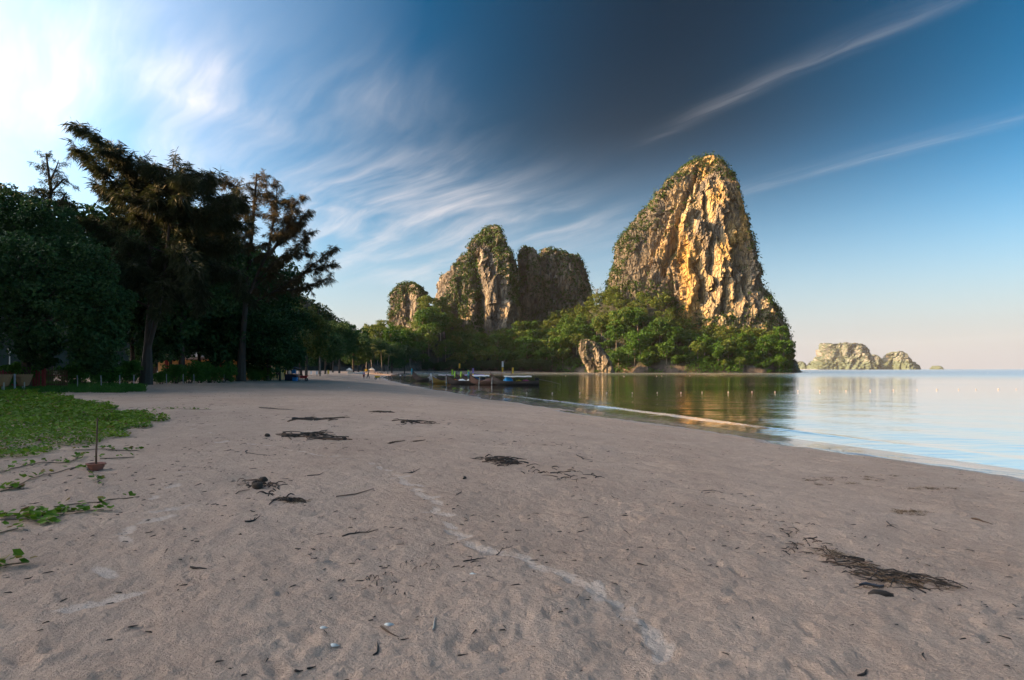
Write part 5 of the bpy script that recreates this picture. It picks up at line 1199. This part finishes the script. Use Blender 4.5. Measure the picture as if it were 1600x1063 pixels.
# ------------------------------------------------------------------ beach vine, drift, litter
from mathutils.geometry import intersect_point_tri_2d
def inpoly(px, py, poly):
    c = np.zeros(px.shape, bool); n = len(poly)
    for i in range(n):
        (x0, y0), (x1, y1) = poly[i], poly[i - 1]
        m = ((y0 > py) != (y1 > py)) & (px < (x1 - x0) * (py - y0) / (y1 - y0 + 1e-12) + x0); c ^= m
    return c
VINE = [(-400, 606), (0, 614), (60, 618), (108, 624), (150, 636), (200, 644), (252, 648), (246, 655), (222, 657), (240, 668), (205, 669), (190, 680), (160, 684), (150, 698), (118, 699), (95, 697), (60, 700), (45, 715), (0, 728), (-400, 830)]
GRASS = [(-200, 606), (70, 615), (120, 616), (170, 616), (228, 612), (226, 604), (120, 600), (-200, 596)]
def vine_leaves(P, size, rg):
    """rounded two-lobed leaf as two quads folded along the midrib"""
    n = len(P); a = rg.uniform(0, 6.3, n); T = np.stack([np.cos(a), np.sin(a), rg.normal(0, .25, n)], 1); N_ = np.stack([rg.normal(0, .38, n), rg.normal(0, .38, n), np.ones(n)], 1)
    T -= (T * N_).sum(1, keepdims=True) * N_ / (N_ * N_).sum(1, keepdims=True); T /= np.linalg.norm(T, axis=1, keepdims=True); N_ /= np.linalg.norm(N_, axis=1, keepdims=True); B = np.cross(N_, T)
    s = (size * rg.uniform(.6, 1.3, n))[:, None]
    pts = [P - T * s * .5, P - T * s * .15 + B * s * .48 + N_ * s * .13, P + T * s * .42 + B * s * .36 + N_ * s * .10, P + T * s * .30, P + T * s * .42 - B * s * .36 + N_ * s * .10, P - T * s * .15 - B * s * .48 + N_ * s * .13]
    V = np.stack(pts, 1).reshape(-1, 3); k = np.arange(n)[:, None] * 6
    return V, np.vstack([k + [[0, 1, 2, 3]], k + [[0, 3, 4, 5]]])
def relief_arr(x, y):
    sd = shore_dist(x, y); r = np.hypot(x, y); return ground_z(x, y, sd) + sand_relief(x, y, r, sd)[0] * np.clip((62 - r) / 12, 0, 1)
def vines():
    rg = np.random.default_rng(99); n = 460000
    d = 9.5 * (46 / 9.5) ** rg.random(n) if False else rg.uniform(9, 44, n); x = rg.uniform(-40, -6, n)
    z = ground_z(x, d); px, py = 800 + F * x / d, HY + F * (CZ - z) / d
    jit = (fbm(xyz(x * .8, d * .8), 3, 13) - .5)
    m = inpoly(px + jit * 60, py + jit * 34, VINE) & (px > -120)
    m &= rg.random(n) < np.clip(1.25 - d / 55, .3, 1) * np.clip(.35 + 1.9 * fbm(xyz(x * 1.2, d * 1.2), 3, 14), 0, 1)
    x, d = x[m], d[m]; P = np.stack([x, d, relief_arr(x, d) + .02 + .16 * rg.random(len(x)) ** 1.3 * np.clip(fbm(xyz(x * .6, d * .6), 2, 15) * 1.6, .2, 1.3)], 1)
    V, Fq = vine_leaves(P, .066 * np.clip(d / 16, .85, 1.6), rg); print('vine leaves', len(x))
    o = obj('beach_vine', V, Fq, M['leaf_vine']); tag(o, kind='stuff', label='green creeping beach vine covering the sand at the left')
    # rough grass strip along the fence
    n = 60000; d = rg.uniform(38, 60, n); x = rg.uniform(-45, -20, n); z = ground_z(x, d); px, py = 800 + F * x / d, HY + F * (CZ - z) / d
    m = inpoly(px, py + 3 * (fbm(xyz(x, d), 2, 4) - .5), GRASS); x, d = x[m], d[m]; P = np.stack([x, d, relief_arr(x, d)], 1)
    Dr = rg.normal(0, .35, (len(x), 3)); Dr[:, 2] = 1; V, Fq = strips(P, Dr, rg.uniform(.12, .4, len(x)), np.full(len(x), .03), rg)
    tag(obj('grass', V, Fq, M['leaf_shrub']), kind='stuff')
    # single runners creeping out over the open sand
    runs = [([(0, 770), (60, 745), (130, 728), (150, 745), (160, 762)], 'runner of beach vine passing behind the clay pot', 26), ([(0, 808), (45, 805), (90, 802), (130, 798), (162, 797)], 'long leafy runner of beach vine below the clay pot', 70),
            ([(0, 812), (40, 812), (70, 818), (100, 803)], 'leafy clump at the start of the long vine runner', 40), ([(-40, 842), (5, 838), (28, 828)], 'short vine runner at the left edge below the long one', 12), ([(-20, 890), (10, 886), (45, 881)], 'lowest short vine runner at the left edge', 13),
            ([(80, 792), (150, 782), (200, 777), (218, 775)], 'thin bare vine runner with few leaves', 9), ([(120, 705), (170, 702), (215, 703)], 'flat dry vine runner right above the clay pot', 30), ([(0, 738), (60, 722), (110, 722), (125, 715)], 'leafy vine runner left of the clay pot', 45),
            ([(160, 718), (190, 716), (210, 715)], 'small vine runner right of the clay pot', 8), ([(250, 641), (290, 640), (330, 640)], 'thin vine tip reaching far out over the sand', 30), ([(0, 765), (20, 762), (32, 763)], 'short thick vine runner at the left edge above the long one', 22)]
    for pts, lab, nl in runs:
        W = [Vector(spot(a, b)) for a, b in pts]; base = W[0].copy(); t = thing('vine_runner', lab, 'vine', base, 0, 'single runners of beach vine')
        pp = poly_pts(W, .12); path = [p + Vector((rg.normal(0, .02), rg.normal(0, .02), 0)) for p, _ in pp] + [W[-1]]
        path = [Vector((p.x, p.y, relief_z(p.x, p.y) + .012)) - base for p in path]
        b = MB().tube(path, .006, 5); b.build('stem', M['stem'], t)
        q = np.array([path[int(i)] for i in rg.integers(0, len(path), nl)]) + np.stack([rg.normal(0, .05, nl), rg.normal(0, .05, nl), rg.uniform(.015, .06, nl)], 1)
        V, Fq = vine_leaves(q, .075, rg); obj('leaves', V, Fq, M['leaf_vine'], t)
vines()

# ---- sticks and drift lying on the sand
def stick(px, py, lpx, ang, label, mat='twig', r=.008, bend=.15, fork=False, group=None, name='drift_stick', lift=0.0):
    """lpx = length in photo pixels, ang = direction in the photo, degrees up from the right"""
    a = spot(px, py); e = g_at(px + lpx * cos(R(ang)), py - lpx * sin(R(ang)) * 1.0); b = (e[0], e[1], relief_z(*e))
    A = Vector(a); B = Vector(b); L = (B - A).length; rr = random.Random(int(px * 7 + py)); n = 5
    if L > 1.6: B = A + (B - A) * (1.6 / L); L = 1.6
    t = thing(name, label, 'stick', A, 0, group); side = (B - A).cross(Vector((0, 0, 1))).normalized()
    pts = []
    for i in range(n + 1):
        u = i / n; p = A.lerp(B, u) + side * L * bend * (sin(pi * u) + rr.uniform(-.25, .25)) ; p.z = relief_z(p.x, p.y) + r * .7 + lift * u
        pts.append(p - A)
    MB().tube(pts, [r * (.9 + .25 * rr.random()) * (1 - .8 * i / n) * (.55 if i == 0 else 1) for i in range(n + 1)], 6).build('shaft', M[mat], t, True)
    if fork:
        q = pts[3]; MB().tube([q, q + (pts[4] - q) * .8 + side * L * .18 + Vector((0, 0, .01)), q + (pts[5] - q) * 1.1 + side * L * .3 + Vector((0, 0, .015))], [r * .6, r * .45, r * .25], 5).build('side_twig', M[mat], t, True)
        q = pts[2]; MB().tube([q, q + (pts[4] - q) * .5 - side * L * .15 + Vector((0, 0, .01))], [r * .5, r * .25], 5).build('side_twig', M[mat], t)
    return t
for a in ((534, 838, 46, 12, 'dark forked branch lying left of the pale footprints', 'twig', .011, .05, True), (724, 877, 28, 14, 'dark split stick below the pale footprints', 'twig', .008, .04, True), (770, 866, 22, 38, 'dark forked twig touching the pale footprint trail', 'twig', .006, .06, True),
          (595, 980, 32, -26, 'reddish brown stick beside the white shells', 'twig_brown', .008, .05), (676, 986, 24, 82, 'pale straight stick standing out on the near sand', 'twig_pale', .008, .02), (583, 1020, 20, 75, 'dark curved twig on the near sand below the shells', 'twig', .007, .12),
          (626, 997, 14, 12, 'short brown twig right of the reddish stick', 'twig_brown', .005, .05), (297, 889, 26, -4, 'dark stub of wood alone on the left sand', 'twig', .012, .03), (382, 818, 18, 20, 'small dark forked scrap left of the twigs', 'twig', .012, .2, True), (723, 748, 3, 80, 'upright dark husk curl on the middle sand', 'twig', .02, .2),
          (712, 777, 14, 45, 'dark straight twig left of the seaweed drift', 'twig', .006, .05), (1095, 769, 34, -5, 'pair of long dark twigs on the right sand', 'twig', .007, .03, True), (1385, 816, 20, -32, 'crossed dark twigs above the big seaweed heap', 'twig', .008, .02, True), (1458, 828, 22, -14, 'thin dark twig right of the crossed twigs', 'twig', .006, .02),
          (1518, 811, 34, -14, 'thick brown half buried stick at the right', 'twig_brown', .016, .04), (1340, 1050, 18, 40, 'dark curl of wood at the bottom right', 'twig', .01, .12), (1442, 1020, 12, -60, 'short dark twig below the big seaweed heap', 'twig', .007, .1), (495, 905, 12, -30, 'small dark twig between litter left of centre', 'twig', .005, .1),
          (620, 905, 4, -80, 'thin upright twig end', 'twig', .004, .1), (900, 712, 24, -14, 'dark twig right of the seaweed drift', 'twig', .012, .05, True), (480, 745, 26, 8, 'long thin dark twig on the left middle sand', 'twig', .010, .1), (525, 775, 60, 14, 'long pale brown stick on the left middle sand', 'twig_brown', .010, .08), (420, 792, 18, 40, 'dark twig leaning from the lower seaweed patch', 'twig', .008, .05),
          (405, 638, 70, -3, 'long dark log lying far out on the sand', 'twig', .03, .04), (630, 740, 16, 20, 'dark curved scrap on the middle sand', 'twig', .012, .3, True), (605, 693, 18, 10, 'boat shaped brown bark piece with a pale end', 'twig_brown', .025, .1, True), (645, 689, 20, 3, 'brown bark strip right of the boat shaped piece', 'twig_brown', .02, .05), (385, 704, 30, -10, 'thin bent twig near the left middle', 'twig', .012, .2),
          (955, 775, 18, -25, 'dark twig in the middle of the right sand', 'twig', .006, .05), (975, 828, 14, -28, 'thin dark twig below the right middle sand', 'twig', .005, .04), (995, 880, 18, -12, 'dark twig right of the shallow footprints', 'twig', .007, .05), (715, 1015, 16, 0, 'short dark twig low in the middle', 'twig', .006, .03), (460, 1050, 14, 5, 'dark twig at the bottom left of the middle', 'twig', .009, .05), (480, 1045, 16, 28, 'dark twig leaning beside the bottom one', 'twig', .008, .04),
          (200, 985, 18, 22, 'small dark twig on the left near sand', 'twig', .006, .1), (38, 905, 14, 18, 'dark twig near the lowest vine runner', 'twig', .007, .1), (110, 735, 16, 40, 'dark leaning twig left of the clay pot', 'twig_brown', .012, .03), (760, 905, 12, -10, 'dark short twig below the forked ones', 'twig', .005, .05), (735, 880, 14, 4, 'thin dark stick under the split stick', 'twig', .006, .02)):
    stick(*a)
def pile(label, pts, n, spread, ltw, seed, mats=('twig', 'twig', 'twig_brown'), r=(.004, .010), husks=0, weed=0, angle=None, cat='drift heap'):
    """a heap of drift: every twig is a part"""
    rg = random.Random(seed); base = Vector(spot(*pts[len(pts) // 2])); t = thing('drift_heap', label, cat, base)
    for k in range(n):
        i = rg.randrange(max(1, len(pts) - 1)); u = rg.random(); a, b = pts[i], pts[min(i + 1, len(pts) - 1)]
        p = (a[0] + (b[0] - a[0]) * u + rg.gauss(0, spread[0]), a[1] + (b[1] - a[1]) * u + rg.gauss(0, spread[1])); w = Vector(spot(*p)); an = (rg.gauss(angle[0], angle[1]) if angle else rg.uniform(0, 6.3)); L = ltw * rg.uniform(.3, 1.3); h = Vector((cos(an), sin(an), 0)); s = Vector((-h.y, h.x, 0))
        q = [w + h * L * (v - .5) + s * L * .12 * sin(pi * v + rg.uniform(-.6, .6)) for v in (0, .33, .66, 1)]; lift = rg.uniform(0, .05)
        q = [Vector((v.x, v.y, relief_z(v.x, v.y) + .004 + lift * (.3 + .7 * sin(i_)))) - base for i_, v in enumerate(q)]; rr = rg.uniform(*r)
        MB().tube(q, [rr, rr * .9, rr * .75, rr * .4], 5).build('twig', M[rg.choice(mats)], t)
    for k in range(husks):
        p = rg.choice(pts); w = Vector(spot(p[0] + rg.gauss(0, spread[0]), p[1] + rg.gauss(0, spread[1]))) - base; rr = rg.uniform(.04, .08)
        b = MB().lathe([(0, -.1), (rr * .8, -.02), (rr, rr * .4), (rr * .7, rr * .85), (rr * .2, rr)], w, 9); b.V = [(x + rg.gauss(0, rr * .08), y + rg.gauss(0, rr * .08), z + rg.gauss(0, rr * .06)) for x, y, z in b.V]; b.build('husk', M['husk'], t, True)
    for k in range(weed):
        p = rg.choice(pts); w = Vector(spot(p[0] + rg.gauss(0, spread[0] * 1.2), p[1] + rg.gauss(0, spread[1]))) - base; b = MB()
        for _ in range(26):
            a = rg.uniform(0, 6.3); l = rg.uniform(.03, .10); o = Vector((rg.gauss(0, .07), rg.gauss(0, .05), .008)); b.tube([w + o, w + o + Vector((cos(a) * l, sin(a) * l, rg.uniform(0, .02)))], [.003, .0015], 3, False)
        tag(b.build('weed_tuft', M['weed'], t), kind='stuff')
    return t
pile('large dark heap of twigs and seaweed at the lower right', [(1300, 868), (1330, 882), (1360, 897), (1385, 905), (1415, 910), (1445, 912), (1480, 920)], 70, (12, 5), .28, 1, husks=0, weed=12, angle=(2.75, .6), r=(.003, .009))
pile('trail of small dark scraps leading to the large heap', [(1225, 825), (1245, 840), (1260, 850), (1275, 862), (1290, 875)], 42, (16, 8), .09, 2, weed=1, angle=(2.7, .6), r=(.003, .007))
x_ = thing('bark_piece', 'thick dark bark piece below the large heap', 'bark', spot(1374, 934)); MB().tube([(-.07, 0, .02), (-.03, .01, .03), (.05, 0, .028), (.10, -.01, .015)], [.026, .034, .028, .012], 8).build('shell', M['twig'], x_, True); MB().tube([(.05, .012, .045), (.11, .0, .03)], [.007, .004], 5).build('splinter', M['twig_brown'], x_)
x_ = thing('dry_leaf', 'curled bluish grey leaf in the large heap', 'leaf', spot(1362, 921)); MB().sheet([[(-.10 + .2 * i / 6, (.028 * sin(pi * (i + .3) / 6.6)) * (j - 1), .025 + .018 * abs(j - 1) + .01 * sin(i)) for j in range(3)] for i in range(7)]).build('blade', M['leafblue'], x_, True); MB().tube([(-.10, 0, .025), (-.14, .01, .012)], .003, 4).build('stalk', M['twig'], x_)
pile('dark drift of twigs in the middle of the sand', [(755, 716), (775, 717), (790, 722), (810, 726)], 50, (12, 2.5), .30, 3, husks=3, r=(.006, .014))
pile('thin tail of scraps right of the middle drift', [(820, 733), (850, 738), (880, 742), (905, 750)], 34, (20, 4), .2, 4, r=(.004, .010))
pile('heap of husks and twigs in the left middle distance', [(446, 681), (465, 680), (480, 681), (500, 682), (520, 685)], 42, (12, 2), .7, 5, husks=6, r=(.010, .024))
pile('scatter of twigs behind the husk heap', [(480, 655), (500, 656), (520, 654)], 22, (12, 1.5), .8, 6, r=(.012, .026))
pile('dark weed patch far out, right of the twigs', [(590, 645), (598, 645), (606, 645)], 16, (6, .6), .7, 7, r=(.012, .03), weed=2)
pile('dark drift clump far out towards the water', [(635, 659), (645, 660), (660, 660)], 22, (10, 1.5), .6, 8, husks=2, r=(.012, .024))
pile('dark tangled clump on the left middle sand', [(395, 752), (408, 764), (420, 758)], 30, (14, 5), .22, 9, husks=2, r=(.005, .012))
pile('flat dark weed mat on the left middle sand', [(435, 783), (448, 783), (465, 785)], 34, (8, 2), .16, 10, weed=3, r=(.004, .010))
pile('small dark scatter left of the split stick', [(580, 905), (600, 915), (625, 930)], 22, (18, 8), .05, 11, r=(.002, .005))
pile('small dark scatter over the split stick', [(600, 870), (640, 880), (690, 885)], 18, (20, 7), .05, 12, r=(.002, .005))
pile('brown weed streak on the wet edge of the dry sand', [(1290, 752), (1350, 750), (1400, 758), (1450, 766)], 20, (20, 4), .12, 13, mats=('twig_brown',), weed=14, r=(.002, .004))
pile('small brown weed patch right above the heap', [(1415, 800), (1430, 803)], 6, (8, 2), .08, 14, mats=('twig_brown',), weed=5, r=(.002, .004))
# shells
for k, (px, py, s, lab) in enumerate(((607, 974, .028, 'larger broken white shell on the near sand'), (521, 1008, .024, 'round white shell left of the reddish stick'), (505, 978, .02, 'flat pale shell half buried at the left'), (738, 900, .022, 'grey white shell fragments under the twigs'), (500, 604, .05, 'white scrap on the far sand'), (545, 606, .05, 'pale scrap right of the white one on the far sand'))):
    t = thing('shell', lab, 'shell', spot(px, py)); rg2 = random.Random(k)
    b = MB().lathe([(0, s * .55), (s * .5, s * .5), (s, s * .2), (s * 1.05, 0), (s * .9, .0), (s * .4, s * .3)], n=10); b.V = [(x * (1 + .25 * sin(3 * math.atan2(y, x) + k)) + rg2.gauss(0, s * .07), y * .7, z) for x, y, z in b.V]; b.build('valve', M['shell'], t, True)
    MB().tube([(s * .9, 0, s * .1), (s * 1.4, s * .3, s * .05)], [s * .15, s * .08], 5).build('hinge', M['shell'], t)
# fine litter nobody could count
def litter():
    rg = np.random.default_rng(5); n = 9000
    d = 3.0 * (40 / 3.0) ** rg.random(n) ** .8; x = d * rg.uniform(-.8, .85, n); sd = shore_dist(x, d)
    m = (sd > 2.5) & (rg.random(n) < np.clip((fbm(xyz(x * .45, d * .45), 3, 66) - .40) * 5, .04, 1)); x, d = x[m], d[m]
    P = np.stack([x, d, relief_arr(x, d) + .004], 1); a = rg.normal(2.9, 1.1, len(x)); L = rg.exponential(.013, len(x)).clip(.004, .06) * np.clip(d / 7, .7, 2.4); Dr = np.stack([np.cos(a), np.sin(a), rg.normal(0, .05, len(x))], 1)
    w = np.clip(L * rg.uniform(.1, .4, len(x)), .0012, .006)[:, None]; s = np.stack([-np.sin(a), np.cos(a), 0 * a], 1) * w; u = np.array([0, 0, 1.0]) * w * 1.6; e = Dr * L[:, None]
    V = np.stack([P - e - s * .5, P - e + s * .5, P - e * .6 + u, P + e - s * .2, P + e + s * .2, P + e * .5 + u * .7], 1).reshape(-1, 3); k = np.arange(len(P))[:, None] * 6
    Fq = np.vstack([k + [[0, 3, 5, 2]], k + [[2, 5, 4, 1]]])
    tag(obj('beach_litter', V, Fq, M['twig']), kind='stuff')
litter()

# ------------------------------------------------------------------ far islands, islet, haze
def island(label, rows, D, dh, seed, amp, n=(220, 110), green=.5, scale=1.0, mat='rock_far'):
    P, nH, nT = tower(rows, D, dh, -dh * 1.1, nT=n[0], nH=n[1], seed=seed, amp=amp, scale=scale, zb=-10, flute=.7); Fq = grid_faces(nH, nT); P, Fq = cap(P, Fq, nT)
    o = obj('island', P, Fq, M['far_island'], None, True); tag(o, label, 'island', None, 'structure'); return P, Fq, o
def green(P, Fq, o, n, rule, rad, leaf, per=10):
    nr, ar, c = normals(P, Fq); px, py = to_px(c); w = ar * np.clip(rule(px, py, nr, c), 0, 1); k = rng.choice(len(c), n, p=w / w.sum())
    scrub('island_scrub', c[k] + nr[k] * 2, rng.uniform(*rad, n), per, leaf, M['scrub_far'], parent=o)
I1 = [(537.5, 1300, 1330), (539, 1293, 1338), (542, 1286, 1347), (546, 1282, 1354), (552, 1281, 1358), (560, 1280, 1361), (566, 1270, 1364), (572, 1262, 1368), (578, 1258, 1372)]
r1 = island('largest far island with pale cliffs and a green foot', I1, 5200, 330, 201, 2.2, scale=3.2)

I2 = [(550, 1393, 1403), (552, 1387, 1410), (557, 1381, 1417), (563, 1376, 1421), (569, 1372, 1428), (574, 1370, 1434), (578, 1370, 1437)]
r2 = island('second far island with a rounded cap and pale band', I2, 4800, 220, 221, 1.5, scale=2.6)

I3 = [(554.5, 1360, 1368), (557, 1355, 1373), (562, 1350, 1378), (570, 1345, 1381), (578, 1340, 1384)]
r3 = island('dark green island behind the two pale ones', I3, 6400, 260, 241, 1.5, scale=3)

I4 = [(571.8, 1460, 1468), (573, 1456, 1471), (575.5, 1453, 1474), (578, 1452, 1476)]
r4 = island('smallest far island alone on the horizon', I4, 6200, 80, 261, .8, (120, 50), scale=1.6)

I5 = [(565, 1246, 1254), (568, 1240, 1258), (573, 1236, 1262), (578, 1230, 1264)]
r5 = island('low far island just right of the golden tower', I5, 5600, 100, 281, 1.0, (120, 60), scale=2)

def island_beach():
    b = MB(); D = 5050; b.add([(px2(1255, D), D, -2), (px2(1300, D), D - 60, -2), (px2(1330, D), D, -2), (px2(1330, D), D + 200, 4), (px2(1255, D), D + 200, 4)], [(0, 1, 2, 3, 4)]); tag(b.build('island_sand', M['canvas']), kind='structure')
island_beach()
# rocky islet at the seaward foot of the tower
P, nH, nT = tower([(563, 1239, 1243), (567, 1236, 1246), (572, 1234, 1249), (577, 1232, 1250), (584, 1232, 1252)], 556, 8, 0, nT=120, nH=60, seed=301, amp=.6, scale=.4); Fq = grid_faces(nH, nT); P, Fq = cap(P, Fq, nT)
isl = obj('rocky_islet', P, Fq, M['rock_grey'], None, True); tag(isl, 'small dark rocky islet at the seaward foot of the golden tower', 'islet', None, 'structure')
C = P[rng.integers(0, len(P), 60)]; C = C[C[:, 2] > 3]; scrub('islet_scrub', C, .9, 12, .8, M['scrub'], parent=isl)
# pale bare tree on the saddle
x = px2(932, 690); t = thing('bare_tree', 'pale thinly leaved tree on the saddle left of the golden tower', 'tree', (x, 690, 74)); b = MB(); rr = random.Random(4); V = []
b.tube([(0, 0, -4), (0, 0, 9), (1, 0, 16)], [.5, .35, .15], 6)
for k in range(26):
    a = rr.uniform(0, 6.3); z = rr.uniform(6, 15); l = rr.uniform(3, 7); e = (l * cos(a), l * sin(a), z + rr.uniform(1, 4)); b.tube([(0, 0, z), (e[0] * .5, e[1] * .5, z + 1), e], [.16, .11, .05], 4); V += [tuple(np.array(e) + rng.normal(0, 1.2, 3)) for _ in range(7)]
b.build('trunk', M['barkpale'], t); Vc, Fc_ = cards(np.array(V), 1.1, None, 1.0, .8); obj('crown', Vc, Fc_, M['leaf_mid'], t)

HAZE = True
if HAZE:
    b = MB().box((0, 3300, 150), (9200, 8000, 312)); m, nt = newmat('haze')
    v = nd(nt, 'ShaderNodeVolumePrincipled', {'Color': (.86, .90, .95, 1), 'Density': 2.2e-5, 'Anisotropy': .0}); nd(nt, 'ShaderNodeOutputMaterial', {'Volume': v})
    hz_ = b.build('haze', m); tag(hz_, kind='stuff')
